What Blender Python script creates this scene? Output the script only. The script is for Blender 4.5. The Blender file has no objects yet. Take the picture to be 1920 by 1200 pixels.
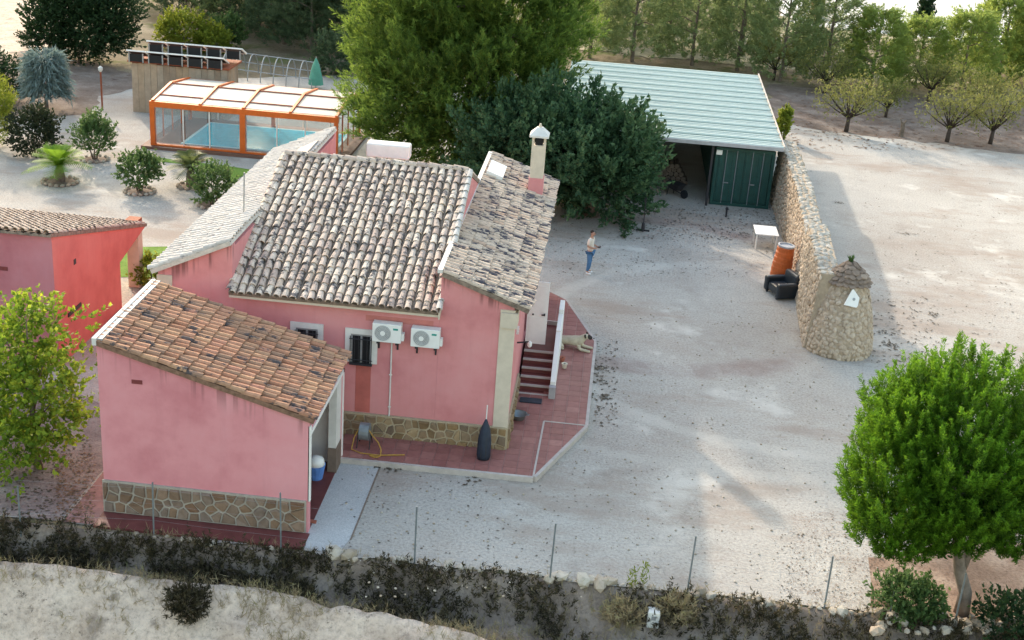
import bpy, bmesh, math, random
import numpy as np
from mathutils import Vector, Matrix, noise as mnoise

random.seed(7)
rng = np.random.default_rng(11)
scene = bpy.context.scene
C = scene.collection

# ------------------------------------------------------------------ camera
CAM = np.array((1.96, -31.53, 16.61))
_f, _cx, _cy = 2450.0, 960.0, 600.0
_Y = np.array([240.0, -970.0, _f]); _Y /= np.linalg.norm(_Y)
_X = np.array([41200.0, 4011.0, -_f]); _X -= _Y * (_X @ _Y); _X /= np.linalg.norm(_X)
_Z = np.cross(_X, _Y)
if _Z[1] > 0: _Z = -_Z
ROT = np.stack([_X, _Y, _Z])
CAM = -(ROT @ np.array([945 - _cx, 850 - _cy, _f])) / _f * 36.6 * 0.97

def _ray(u, v): return ROT @ np.array([u - _cx, v - _cy, _f])
def at(u, v, z=0.0):
    d = _ray(u, v); p = CAM + (z - CAM[2]) / d[2] * d
    return Vector(p)
def ay(u, v, y):
    d = _ray(u, v); p = CAM + (y - CAM[1]) / d[1] * d
    return Vector(p)

cd = bpy.data.cameras.new('camera'); cam = bpy.data.objects.new('camera', cd); C.objects.link(cam)
m = Matrix.Identity(4)
for i in range(3):
    m[i][0] = ROT[i, 0]; m[i][1] = -ROT[i, 1]; m[i][2] = -ROT[i, 2]; m[i][3] = CAM[i]
cam.matrix_world = m
cd.sensor_width = 36; cd.lens = _f / 1920 * 36; cd.clip_start = 0.5; cd.clip_end = 2000
scene.camera = cam

# ------------------------------------------------------------------ light
SUN_EL, SUN_AZ = 25.0, -31.5         # azimuth measured from +Y towards +X
w = bpy.data.worlds.new('World'); scene.world = w; w.use_nodes = True
nt = w.node_tree; bg = nt.nodes['Background']
sky = nt.nodes.new('ShaderNodeTexSky'); sky.sky_type = 'NISHITA'; sky.sun_disc = False
sky.sun_elevation = math.radians(SUN_EL); sky.sun_rotation = math.radians(SUN_AZ % 360)
sky.dust_density = 2.4; sky.air_density = 1.7; sky.ozone_density = 0.0
nt.links.new(sky.outputs[0], bg.inputs[0]); bg.inputs[1].default_value = 0.15
sd = bpy.data.lights.new('sun', 'SUN'); sun = bpy.data.objects.new('sun', sd); C.objects.link(sun)
sd.energy = 1.5; sd.angle = math.radians(1.3); sd.color = (1.0, 0.88, 0.73)
_s = Vector((math.sin(math.radians(SUN_AZ)) * math.cos(math.radians(SUN_EL)),
             math.cos(math.radians(SUN_AZ)) * math.cos(math.radians(SUN_EL)), math.sin(math.radians(SUN_EL))))
sun.rotation_euler = _s.to_track_quat('Z', 'Y').to_euler(); sun.location = (-30, 60, 50)
scene.view_settings.view_transform = 'Standard'; scene.view_settings.look = 'None'
scene.view_settings.exposure = 1.6; scene.view_settings.gamma = 1.0
scene.view_settings.use_curve_mapping = False

# ------------------------------------------------------------------ materials
def new_mat(name):
    M = bpy.data.materials.new(name); M.use_nodes = True
    N = M.node_tree.nodes; L = M.node_tree.links; N.clear()
    out = N.new('ShaderNodeOutputMaterial'); b = N.new('ShaderNodeBsdfPrincipled')
    L.new(b.outputs[0], out.inputs[0])
    return M, N, L, b, out
def rgba(c): return (c[0], c[1], c[2], 1.0)
def ramp(N, stops):
    r = N.new('ShaderNodeValToRGB'); e = r.color_ramp.elements
    while len(e) < len(stops): e.new(0.5)
    for el, (p, c) in zip(e, stops): el.position = p; el.color = rgba(c)
    return r
def noise(N, L, scale, detail=4, rough=0.6, vec=None):
    n = N.new('ShaderNodeTexNoise'); n.inputs['Scale'].default_value = scale
    n.inputs['Detail'].default_value = detail; n.inputs['Roughness'].default_value = rough
    if vec is not None: L.new(vec, n.inputs['Vector'])
    return n
def mixc(N, L, fac, a, b, mode='MIX'):
    x = N.new('ShaderNodeMix'); x.data_type = 'RGBA'; x.blend_type = mode
    for k, v in ((0, fac), (6, a), (7, b)):
        if hasattr(v, 'default_value') or hasattr(v, 'links'): L.new(v, x.inputs[k])
        else: x.inputs[k].default_value = v if k == 0 else rgba(v)
    return x.outputs[2]
def math_(N, L, op, a, b=None, clamp=False):
    x = N.new('ShaderNodeMath'); x.operation = op; x.use_clamp = clamp
    for k, v in ((0, a), (1, b)):
        if v is None: continue
        if hasattr(v, 'links'): L.new(v, x.inputs[k])
        else: x.inputs[k].default_value = v
    return x.outputs[0]
def pos(N): return N.new('ShaderNodeNewGeometry').outputs['Position']
def bump(N, L, b, h, strength=0.3, dist=0.02):
    u = N.new('ShaderNodeBump'); u.inputs['Strength'].default_value = strength; u.inputs['Distance'].default_value = dist
    L.new(h, u.inputs['Height']); L.new(u.outputs[0], b.inputs['Normal'])
def scaled(N, L, vec, s):
    x = N.new('ShaderNodeVectorMath'); x.operation = 'MULTIPLY'; L.new(vec, x.inputs[0]); x.inputs[1].default_value = s
    return x.outputs[0]
def smooth(N, L, val, a, b_):
    x = N.new('ShaderNodeMapRange'); x.interpolation_type = 'SMOOTHSTEP'; L.new(val, x.inputs[0])
    x.inputs[1].default_value = a; x.inputs[2].default_value = b_
    return x.outputs[0]
def rnd(N, L):
    """one random value for every object and for every loose piece inside a mesh"""
    o = N.new('ShaderNodeObjectInfo').outputs['Random']; g = N.new('ShaderNodeNewGeometry').outputs['Random Per Island']
    return math_(N, L, 'FRACT', math_(N, L, 'ADD', o, g))

def simple(name, col, rough=0.7, var=0.12, scale=6.0, metal=0.0, bumps=0.0, spec=0.3):
    M, N, L, b, o = new_mat(name)
    n = noise(N, L, scale, 5, 0.65, pos(N))
    d = tuple(c * (1 - var) for c in col); u = tuple(min(1, c * (1 + var)) for c in col)
    r = ramp(N, [(0.3, d), (0.7, u)]); L.new(n.outputs[0], r.inputs[0]); L.new(r.outputs[0], b.inputs['Base Color'])
    b.inputs['Roughness'].default_value = rough; b.inputs['Metallic'].default_value = metal
    b.inputs['Specular IOR Level'].default_value = spec
    if bumps: bump(N, L, b, n.outputs[0], bumps, 0.02)
    return M

def piece_mat(name, cols, rough=0.85, nscale=9.0, dark=None, dark_amt=0.0, dark_scale=3.0, bumps=0.4, dscale=None):
    """pieces (stones, tiles) whose colour differs piece by piece; lichen blotches over them"""
    M, N, L, b, o = new_mat(name)
    r = ramp(N, [(i / (len(cols) - 1), c) for i, c in enumerate(cols)]); L.new(rnd(N, L), r.inputs[0])
    p = pos(N); n = noise(N, L, nscale, 5, 0.7, p)
    v = ramp(N, [(0.3, (0.78, 0.78, 0.78)), (0.72, (1.12, 1.12, 1.12))]); L.new(n.outputs[0], v.inputs[0])
    c = mixc(N, L, 1.0, r.outputs[0], v.outputs[0], 'MULTIPLY')
    if dark is not None:
        n2 = noise(N, L, dark_scale, 6, 0.72, scaled(N, L, p, dscale) if dscale else p)
        k = smooth(N, L, n2.outputs[0], 0.5 + 0.14 * (1 - dark_amt), 0.56 + 0.14 * (1 - dark_amt))
        c = mixc(N, L, k, c, dark)
    L.new(c, b.inputs['Base Color']); b.inputs['Roughness'].default_value = rough
    b.inputs['Specular IOR Level'].default_value = 0.2
    if bumps: bump(N, L, b, n.outputs[0], bumps, 0.02)
    return M

def wall_mat(name, col, streak=None, low=None):
    """painted render: blotchy, with run-off streaks under a roof edge whose height is a+b*x (world)"""
    M, N, L, b, o = new_mat(name)
    p = pos(N); n = noise(N, L, 0.7, 6, 0.6, p); n2 = noise(N, L, 14, 3, 0.6, p)
    r = ramp(N, [(0.30, tuple(c * k for c, k in zip(col, (0.84, 0.74, 0.76)))), (0.5, col), (0.75, tuple(min(1, c * k) for c, k in zip(col, (1.05, 1.2, 1.2))))])
    L.new(n.outputs[0], r.inputs[0]); c = r.outputs[0]
    nv = noise(N, L, 1.0, 4, 0.6, scaled(N, L, p, (5, 5, 0.35)))
    c = mixc(N, L, math_(N, L, 'MULTIPLY', smooth(N, L, nv.outputs[0], 0.5, 0.8), 0.22), c, tuple(x * 0.72 for x in col))
    if streak:
        sx = N.new('ShaderNodeSeparateXYZ'); L.new(p, sx.inputs[0])
        top = math_(N, L, 'ADD', math_(N, L, 'MULTIPLY', sx.outputs[0], streak[1]), streak[0])
        d = math_(N, L, 'SUBTRACT', top, sx.outputs[2])
        ns = noise(N, L, 1.0, 3, 0.6, scaled(N, L, p, (4.2, 4.2, 0.15)))
        m1 = smooth(N, L, ns.outputs[0], 0.5, 0.62)
        fall = math_(N, L, 'SUBTRACT', 1.0, smooth(N, L, d, 0.1, streak[2]), True)
        c = mixc(N, L, math_(N, L, 'MULTIPLY', math_(N, L, 'MULTIPLY', m1, fall), streak[3]), c, (0.10, 0.045, 0.04))
    if low:   # splash dirt along the foot of the wall
        sx = N.new('ShaderNodeSeparateXYZ'); L.new(p, sx.inputs[0])
        k = math_(N, L, 'MULTIPLY', math_(N, L, 'SUBTRACT', 1.0, smooth(N, L, sx.outputs[2], 0.3, low), True), smooth(N, L, n.outputs[0], 0.35, 0.65))
        c = mixc(N, L, math_(N, L, 'MULTIPLY', k, 0.35), c, tuple(x * 0.6 for x in col))
    L.new(c, b.inputs['Base Color']); b.inputs['Roughness'].default_value = 0.9; b.inputs['Specular IOR Level'].default_value = 0.15
    bump(N, L, b, n2.outputs[0], 0.25, 0.01)
    return M

def leaf_mat(name, cols, trans=0.35, rough=0.6):
    M, N, L, b, o = new_mat(name)
    r = ramp(N, [(i / (len(cols) - 1), c) for i, c in enumerate(cols)])
    n = noise(N, L, 1.6, 4, 0.7, pos(N))
    at_ = N.new('ShaderNodeAttribute'); at_.attribute_name = 'age'  # lighter new growth, and shade between shoots painted as leaf colour
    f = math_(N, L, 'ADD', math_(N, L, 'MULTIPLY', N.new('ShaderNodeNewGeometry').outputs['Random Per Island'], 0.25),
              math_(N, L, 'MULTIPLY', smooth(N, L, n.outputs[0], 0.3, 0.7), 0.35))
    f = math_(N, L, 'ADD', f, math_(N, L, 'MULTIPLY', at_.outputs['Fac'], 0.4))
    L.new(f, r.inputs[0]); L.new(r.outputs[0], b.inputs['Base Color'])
    b.inputs['Roughness'].default_value = rough; b.inputs['Specular IOR Level'].default_value = 0.2
    t = N.new('ShaderNodeBsdfTranslucent')
    hs = N.new('ShaderNodeHueSaturation'); hs.inputs['Value'].default_value = 1.5; hs.inputs['Hue'].default_value = 0.485
    L.new(r.outputs[0], hs.inputs['Color']); L.new(hs.outputs[0], t.inputs[0])
    mx = N.new('ShaderNodeMixShader'); mx.inputs[0].default_value = trans
    L.new(b.outputs[0], mx.inputs[1]); L.new(t.outputs[0], mx.inputs[2]); L.new(mx.outputs[0], o.inputs[0])
    return M

def glass_mat(name, tint, fac=0.16, rough=0.03):
    M, N, L, b, o = new_mat(name)
    t = N.new('ShaderNodeBsdfTransparent'); t.inputs[0].default_value = rgba(tint)
    n = noise(N, L, 0.6, 3, 0.5, pos(N))
    b.inputs['Base Color'].default_value = (0.7, 0.75, 0.78, 1); L.new(math_(N, L, 'MULTIPLY', n.outputs[0], rough * 2), b.inputs['Roughness'])
    mx = N.new('ShaderNodeMixShader'); mx.inputs[0].default_value = fac
    L.new(t.outputs[0], mx.inputs[1]); L.new(b.outputs[0], mx.inputs[2]); L.new(mx.outputs[0], o.inputs[0])
    return M

def ground_mat(name, cols, scale=0.25, grain=22.0, speck=None, speck_amt=0.3, patch=None, bumps=0.5):
    M, N, L, b, o = new_mat(name); p = pos(N)
    n = noise(N, L, scale, 7, 0.62, p)
    r = ramp(N, [(0.28 + 0.44 * i / (len(cols) - 1), c) for i, c in enumerate(cols)]); L.new(n.outputs[0], r.inputs[0]); c = r.outputs[0]
    g = noise(N, L, grain, 4, 0.75, p)
    v = ramp(N, [(0.3, (0.66, 0.66, 0.66)), (0.5, (1, 1, 1)), (0.72, (1.22, 1.22, 1.2))]); L.new(g.outputs[0], v.inputs[0])
    c = mixc(N, L, 1.0, c, v.outputs[0], 'MULTIPLY')
    if patch:
        n3 = noise(N, L, patch[1], 5, 0.65, p); c = mixc(N, L, smooth(N, L, n3.outputs[0], patch[2], patch[2] + 0.13), c, patch[0])
    if name == 'gravel':   # tan stained and compacted zones
        n4 = noise(N, L, 0.11, 6, 0.7, scaled(N, L, p, (1.0, 2.2, 1.0))); c = mixc(N, L, math_(N, L, 'MULTIPLY', smooth(N, L, n4.outputs[0], 0.48, 0.64), 0.7), c, (0.32, 0.255, 0.21))
        n5 = noise(N, L, 0.5, 6, 0.75, p); c = mixc(N, L, math_(N, L, 'MULTIPLY', smooth(N, L, n5.outputs[0], 0.52, 0.72), 0.5), c, (0.27, 0.235, 0.205))
    if name == 'gravel':
        sxy = N.new('ShaderNodeSeparateXYZ'); L.new(p, sxy.inputs[0])
        inx = math_(N, L, 'MULTIPLY', smooth(N, L, sxy.outputs[0], -1.0, 1.5), math_(N, L, 'MULTIPLY', math_(N, L, 'SUBTRACT', 1.0, smooth(N, L, sxy.outputs[0], 8.0, 9.6), True), smooth(N, L, sxy.outputs[1], -6.0, -1.0)))
        for (a_, b_, c_), half, col_, amt in (((at(1180, 770), at(1370, 830), at(1560, 856)), .32, (0.56, 0.53, 0.48), .55), ((at(1150, 850), at(1330, 880), at(1560, 900)), .26, (0.53, 0.50, 0.455), .4), ((at(1060, 408), at(1260, 418), at(1450, 462)), .55, (0.25, 0.175, 0.155), .6), ((at(1240, 470), at(1330, 640), at(1200, 900)), .3, (0.33, 0.295, 0.265), .3)):
            ax, ay_, bx_, by_, cx_, cy_ = a_.x, a_.y, b_.x, b_.y, c_.x, c_.y; D_ = 2 * (ax * (by_ - cy_) + bx_ * (cy_ - ay_) + cx_ * (ay_ - by_))
            ux = ((ax * ax + ay_ * ay_) * (by_ - cy_) + (bx_ * bx_ + by_ * by_) * (cy_ - ay_) + (cx_ * cx_ + cy_ * cy_) * (ay_ - by_)) / D_
            uy = ((ax * ax + ay_ * ay_) * (cx_ - bx_) + (bx_ * bx_ + by_ * by_) * (ax - cx_) + (cx_ * cx_ + cy_ * cy_) * (bx_ - ax)) / D_
            vd = N.new('ShaderNodeVectorMath'); vd.operation = 'DISTANCE'; L.new(p, vd.inputs[0]); vd.inputs[1].default_value = (ux, uy, 0)
            nw = noise(N, L, .8, 5, .7, p); dd_ = math_(N, L, 'ABSOLUTE', math_(N, L, 'SUBTRACT', math_(N, L, 'ADD', vd.outputs['Value'], math_(N, L, 'MULTIPLY', nw.outputs[0], .9)), math.hypot(ax - ux, ay_ - uy) + .45))
            c = mixc(N, L, math_(N, L, 'MULTIPLY', math_(N, L, 'MULTIPLY', math_(N, L, 'SUBTRACT', 1.0, smooth(N, L, dd_, half * .4, half * 1.5)), math_(N, L, 'MULTIPLY', smooth(N, L, n5.outputs[0], .3, .6), inx)), amt), c, col_)
    if speck:
        n2 = noise(N, L, 4.5, 6, 0.85, p); c = mixc(N, L, smooth(N, L, n2.outputs[0], 0.66 - 0.1 * speck_amt, 0.74 - 0.1 * speck_amt), c, speck)
    L.new(c, b.inputs['Base Color']); b.inputs['Roughness'].default_value = 0.95; b.inputs['Specular IOR Level'].default_value = 0.1
    bump(N, L, b, g.outputs[0], bumps, 0.04)
    return M

PINK = (0.64, 0.265, 0.27); PINK_G = (0.70, 0.295, 0.325); RED = (0.60, 0.20, 0.175)
MT = dict(
    gravel=ground_mat('gravel', [(0.345, 0.30, 0.262), (0.425, 0.392, 0.355), (0.48, 0.45, 0.41)], 0.16, 13, (0.17, 0.14, 0.125), 0.45, ((0.54, 0.51, 0.465), 0.3, 0.55), 0.7),
    earth=ground_mat('dry earth', [(0.13, 0.11, 0.075), (0.20, 0.165, 0.115), (0.32, 0.27, 0.20)], 0.22, 6, (0.07, 0.075, 0.03), 0.9, ((0.12, 0.13, 0.055), 0.35, 0.52)),
    bank=ground_mat('sandy bank', [(0.38, 0.285, 0.22), (0.56, 0.445, 0.36), (0.67, 0.55, 0.45)], 0.9, 8, (0.15, 0.12, 0.095), 0.8, ((0.27, 0.215, 0.175), 1.3, 0.57), 1.0),
    soil=ground_mat('brown soil', [(0.13, 0.095, 0.078), (0.20, 0.155, 0.13), (0.30, 0.25, 0.215)], 0.7, 10, (0.05, 0.04, 0.035), 0.6, ((0.11, 0.07, 0.055), 0.9, 0.58)),
    ditch=ground_mat('ditch soil', [(0.15, 0.115, 0.09), (0.25, 0.20, 0.165), (0.36, 0.305, 0.26)], 1.0, 10, (0.07, 0.055, 0.04), 0.7),
    needle_soil=ground_mat('needle covered soil', [(0.19, 0.125, 0.09), (0.28, 0.19, 0.14), (0.40, 0.30, 0.23)], 0.9, 12, (0.13, 0.08, 0.055), 0.7),
    litter_soil=ground_mat('leafy soil', [(0.17, 0.13, 0.125), (0.25, 0.20, 0.19), (0.33, 0.29, 0.27)], 1.2, 14, (0.09, 0.06, 0.055), 0.7),
    chalk=ground_mat('chalky ground', [(0.56, 0.54, 0.51), (0.68, 0.66, 0.63), (0.74, 0.72, 0.69)], 0.15, 5, (0.4, 0.36, 0.32), 0.3),
    concrete=ground_mat('concrete', [(0.43, 0.43, 0.43), (0.48, 0.48, 0.48), (0.54, 0.535, 0.53)], 0.7, 30, (0.28, 0.24, 0.22), 0.2, None, 0.15),
    meadow=ground_mat('dry meadow', [(0.20, 0.185, 0.10), (0.34, 0.30, 0.20), (0.46, 0.42, 0.33)], 0.35, 5, (0.13, 0.15, 0.06), 0.8),
    lawn=ground_mat('lawn', [(0.10, 0.18, 0.03), (0.16, 0.26, 0.05), (0.20, 0.30, 0.07)], 1.5, 25, None, 0, None, 0.6),
    pink=wall_mat('pink render', PINK, None, 1.4),
    pink_right=wall_mat('pink render with roof run-off', PINK, (4.30, -0.35, 0.45, 0.6), 1.4),
    pink_left=wall_mat('pink render with dark run-off', PINK, (8.64, 0.46, 0.5, 0.65)),
    pink_garage=wall_mat('rosy render', PINK_G, (2.0, -0.295, 0.9, 0.55), 1.6),
    red=wall_mat('red render', RED), mauve=wall_mat('mauve pink render', (0.52, 0.21, 0.24)),
    cream=simple('cream paint', (0.60, 0.52, 0.42), 0.85, 0.1, 3), white=simple('white paint', (0.78, 0.77, 0.75), 0.6, 0.05, 5),
    offwhite=simple('weathered white', (0.66, 0.64, 0.61), 0.8, 0.12, 2.5), grey=simple('grey flashing', (0.36, 0.36, 0.38), 0.6, 0.15, 4),
    mortar_grey=simple('grey mortar', (0.36, 0.325, 0.285), 0.95, 0.15, 6, bumps=0.3), mortar=simple('mortar', (0.40, 0.33, 0.23), 0.95, 0.15, 6, bumps=0.3),
    cladstone=piece_mat('cladding stone', [(0.20, 0.135, 0.075), (0.30, 0.20, 0.10), (0.26, 0.185, 0.12), (0.36, 0.26, 0.15), (0.17, 0.125, 0.09)], 0.8, 7),
    cladgrey=piece_mat('greyish cladding stone', [(0.15, 0.10, 0.075), (0.24, 0.155, 0.10), (0.19, 0.145, 0.12), (0.29, 0.205, 0.15), (0.18, 0.10, 0.06)], 0.8, 7),
    rubble=piece_mat('rubble stone', [(0.41, 0.32, 0.235), (0.48, 0.385, 0.295), (0.44, 0.35, 0.265), (0.54, 0.445, 0.35), (0.36, 0.28, 0.205)], 0.9, 8, (0.2, 0.16, 0.115), 0.15, 5),
    topstone=piece_mat('weathered wall stone', [(0.36, 0.32, 0.27), (0.48, 0.44, 0.38), (0.42, 0.37, 0.31), (0.56, 0.51, 0.45)], 0.9, 8, (0.17, 0.15, 0.13), 0.3, 6),
    rubblecore=simple('rubble mortar', (0.38, 0.30, 0.22), 0.95, 0.25, 4, bumps=0.6),
    slate=piece_mat('slate stone', [(0.15, 0.11, 0.085), (0.26, 0.195, 0.15), (0.20, 0.15, 0.12), (0.34, 0.26, 0.20)], 0.85, 8),
    palestone=piece_mat('pale stone', [(0.30, 0.245, 0.185), (0.42, 0.355, 0.28), (0.52, 0.465, 0.39), (0.36, 0.28, 0.205)], 0.9, 6),
    tile_main=piece_mat('pale clay tile', [(0.49, 0.37, 0.295), (0.66, 0.535, 0.43), (0.60, 0.465, 0.39), (0.76, 0.64, 0.53), (0.44, 0.335, 0.285), (0.68, 0.55, 0.45)], 0.9, 11, (0.13, 0.115, 0.115), 0.8, 5.0),
    tile_right=piece_mat('beige clay tile', [(0.52, 0.395, 0.30), (0.60, 0.47, 0.37), (0.55, 0.44, 0.35), (0.64, 0.51, 0.40), (0.49, 0.34, 0.25)], 0.9, 11, (0.075, 0.07, 0.085), 0.95, 3.0, dscale=(0.6, 1.5, 1.5)),
    tile_left=piece_mat('bleached clay tile', [(0.48, 0.445, 0.41), (0.56, 0.52, 0.485), (0.52, 0.48, 0.445), (0.60, 0.565, 0.53)], 0.9, 10, (0.30, 0.27, 0.26), 0.45, 4),
    tile_garage=piece_mat('orange clay tile', [(0.34, 0.165, 0.10), (0.47, 0.245, 0.155), (0.40, 0.225, 0.14), (0.27, 0.165, 0.115), (0.51, 0.295, 0.175), (0.44, 0.21, 0.145)], 0.9, 10, (0.085, 0.07, 0.07), 0.6, 2.2, dscale=(0.7, 1.6, 1.2)),
    pan=simple('shaded clay channel', (0.22, 0.17, 0.135), 0.95, 0.4, 7, bumps=0.3),
    pan_garage=simple('orange clay channel', (0.22, 0.13, 0.09), 0.95, 0.4, 7, bumps=0.3),
    pan_left=simple('bleached clay channel', (0.56, 0.51, 0.46), 0.95, 0.2, 7, bumps=0.3),
    terracotta=piece_mat('terracotta floor tile', [(0.25, 0.10, 0.09), (0.32, 0.135, 0.12), (0.28, 0.115, 0.10), (0.36, 0.165, 0.145)], 0.55, 5, None, 0, 3, 0.1),
    grout=simple('pale grout', (0.38, 0.27, 0.25), 0.9, 0.12, 6), kerb=simple('pale kerb', (0.46, 0.41, 0.38), 0.9, 0.15, 4),
    redfloor=simple('dark red floor', (0.15, 0.045, 0.042), 0.6, 0.2, 3),
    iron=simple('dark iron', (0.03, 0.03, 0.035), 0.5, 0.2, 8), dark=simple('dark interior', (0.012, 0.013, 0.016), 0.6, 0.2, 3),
    darkred=simple('dark clay grille', (0.20, 0.05, 0.05), 0.8, 0.2, 9), stainred=simple('faded red paint patch', (0.45, 0.13, 0.11), 0.85, 0.2, 1.5), patchpink=simple('darker pink patch', (0.52, 0.19, 0.17), 0.9, 0.2, 2), path=simple('brick red paving', (0.27, 0.145, 0.135), 0.85, 0.25, 3),
    steel=simple('galvanised steel', (0.33, 0.34, 0.35), 0.5, 0.12, 8, 0.4), plastic=simple('white plastic', (0.76, 0.76, 0.74), 0.45, 0.04, 5),
    fan=simple('grey fan grille', (0.30, 0.31, 0.32), 0.5, 0.15, 12), teal=simple('teal badge', (0.03, 0.28, 0.24), 0.5, 0.1, 5),
    roofpanel=piece_mat('pale green metal sheet', [(0.27, 0.35, 0.32), (0.33, 0.41, 0.37), (0.30, 0.38, 0.35)], 0.5, 2, (0.20, 0.25, 0.22), 0.55, 1.2, 0.0),
    roofedge=simple('pale metal rib', (0.52, 0.59, 0.56), 0.4, 0.06, 5), green=simple('dark green painted steel', (0.014, 0.065, 0.058), 0.4, 0.2, 3, 0.0),
    orange=simple('orange lacquered aluminium', (0.60, 0.125, 0.02), 0.4, 0.12, 4), barrel=simple('orange barrel plastic', (0.50, 0.115, 0.03), 0.5, 0.2, 4),
    poly=None, water=simple('pool water', (0.10, 0.52, 0.70), 0.12, 0.22, 4.0, 0, 0.3, 0.3),
    deck=simple('brown decking', (0.16, 0.085, 0.06), 0.7, 0.2, 4), wood=piece_mat('weathered plank', [(0.34, 0.24, 0.16), (0.42, 0.31, 0.22), (0.36, 0.29, 0.23), (0.28, 0.20, 0.14)], 0.85, 3),
    darkbark=simple('dark bark', (0.06, 0.045, 0.038), 0.95, 0.3, 6, bumps=0.6), trunk=simple('pine bark', (0.16, 0.125, 0.10), 0.95, 0.35, 6, bumps=0.8), paletrunk=simple('pale bark', (0.20, 0.165, 0.14), 0.95, 0.3, 6, bumps=0.8),
    greencloth=simple('green parasol cloth', (0.10, 0.30, 0.22), 0.8, 0.15, 4), navy=simple('dark blue cover', (0.022, 0.03, 0.048), 0.6, 0.3, 5, bumps=0.5),
    leather=simple('black leather', (0.014, 0.02, 0.028), 0.35, 0.25, 5, 0, 0.2, 0.5), blue=simple('blue plastic', (0.10, 0.22, 0.55), 0.5, 0.2, 8),
    hose=simple('yellow hose', (0.42, 0.24, 0.05), 0.6, 0.1, 5), galv=simple('grey zinc', (0.22, 0.25, 0.27), 0.4, 0.2, 5, 0.3),
    skin=simple('skin', (0.42, 0.235, 0.165), 0.6, 0.06, 6), hair=simple('dark hair', (0.03, 0.018, 0.014), 0.6, 0.2, 20),
    shirt=simple('cream shirt', (0.66, 0.58, 0.50), 0.85, 0.08, 7), jeans=simple('blue denim', (0.07, 0.16, 0.30), 0.85, 0.25, 7),
    shoe=simple('white shoe', (0.75, 0.75, 0.75), 0.7, 0.06, 5), fur=simple('cream fur', (0.50, 0.44, 0.33), 0.95, 0.15, 9, bumps=0.4),
    furdark=simple('dark fur', (0.04, 0.032, 0.028), 0.95, 0.3, 9), clay=simple('terracotta red', (0.36, 0.12, 0.08), 0.8, 0.15, 4),
    glass=glass_mat('clear glazing', (0.93, 0.96, 0.97), 0.13), pool_tile=simple('pale pool wall', (0.45, 0.68, 0.74), 0.5, 0.08, 4),
    beam=simple('brown beam', (0.28, 0.08, 0.04), 0.8, 0.2, 4),
    L_bigpine=leaf_mat('pine needles', [(0.03, 0.065, 0.018), (0.07, 0.13, 0.028), (0.13, 0.215, 0.04), (0.22, 0.32, 0.06)], 0.5),
    L_mulberry=leaf_mat('dark broad leaves', [(0.018, 0.045, 0.024), (0.048, 0.105, 0.05), (0.115, 0.19, 0.085)], 0.3, 0.5),
    L_stone=leaf_mat('fresh pine needles', [(0.018, 0.05, 0.007), (0.05, 0.125, 0.010), (0.11, 0.25, 0.016), (0.20, 0.39, 0.03)], 0.4),
    L_far=leaf_mat('far pine needles', [(0.12, 0.165, 0.075), (0.175, 0.235, 0.10), (0.23, 0.30, 0.13)], 0.5),
    L_farlight=leaf_mat('yellowish far needles', [(0.12, 0.175, 0.045), (0.19, 0.265, 0.065), (0.27, 0.35, 0.085)], 0.5),
    L_fardark=leaf_mat('dark far needles', [(0.045, 0.075, 0.042), (0.07, 0.11, 0.055), (0.10, 0.145, 0.07)], 0.35),
    L_hedge=leaf_mat('dark cypress leaves', [(0.010, 0.026, 0.012), (0.02, 0.048, 0.018), (0.032, 0.066, 0.022)], 0.25),
    L_yellow=leaf_mat('yellowing leaves', [(0.05, 0.10, 0.014), (0.10, 0.185, 0.02), (0.19, 0.29, 0.03), (0.42, 0.45, 0.05)], 0.4),
    L_almond=leaf_mat('autumn almond leaves', [(0.09, 0.105, 0.035), (0.17, 0.185, 0.055), (0.28, 0.27, 0.08)], 0.4),
    L_bush=leaf_mat('bush leaves', [(0.035, 0.075, 0.025), (0.07, 0.13, 0.042), (0.12, 0.19, 0.06)], 0.35),
    L_darkbush=leaf_mat('dark bush leaves', [(0.014, 0.022, 0.012), (0.025, 0.038, 0.018), (0.05, 0.055, 0.025)], 0.25),
    L_shrub=leaf_mat('yellow green shrub leaves', [(0.09, 0.13, 0.015), (0.16, 0.21, 0.025), (0.24, 0.27, 0.035)], 0.4),
    L_palm=leaf_mat('palm fronds', [(0.10, 0.20, 0.02), (0.15, 0.28, 0.025)], 0.45), L_palmdark=leaf_mat('dull palm fronds', [(0.06, 0.085, 0.03), (0.10, 0.13, 0.045)], 0.4),
    L_blue=leaf_mat('blue grey sword leaves', [(0.13, 0.18, 0.17), (0.20, 0.26, 0.25)], 0.2),
    L_scrub=leaf_mat('dark scrub', [(0.018, 0.017, 0.011), (0.042, 0.038, 0.020), (0.10, 0.08, 0.045)], 0.25),
    L_dry=leaf_mat('dry grass', [(0.20, 0.165, 0.095), (0.32, 0.265, 0.165), (0.20, 0.21, 0.08)], 0.3),
    L_brown=leaf_mat('brown needles', [(0.10, 0.055, 0.035), (0.18, 0.10, 0.06), (0.26, 0.16, 0.10)], 0.1),
    L_litter=leaf_mat('fallen leaves', [(0.045, 0.038, 0.032), (0.10, 0.08, 0.06), (0.07, 0.06, 0.05)], 0.1),
)

def poly_mat():
    M, N, L, b, o = new_mat('white polycarbonate'); b.inputs['Base Color'].default_value = (0.82, 0.78, 0.71, 1); b.inputs['Roughness'].default_value = 0.4
    t = N.new('ShaderNodeBsdfTranslucent'); t.inputs[0].default_value = (0.85, 0.83, 0.79, 1); mx = N.new('ShaderNodeMixShader'); mx.inputs[0].default_value = 0.5
    L.new(b.outputs[0], mx.inputs[1]); L.new(t.outputs[0], mx.inputs[2]); L.new(mx.outputs[0], o.inputs[0]); return M
MT['poly'] = poly_mat()
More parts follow.
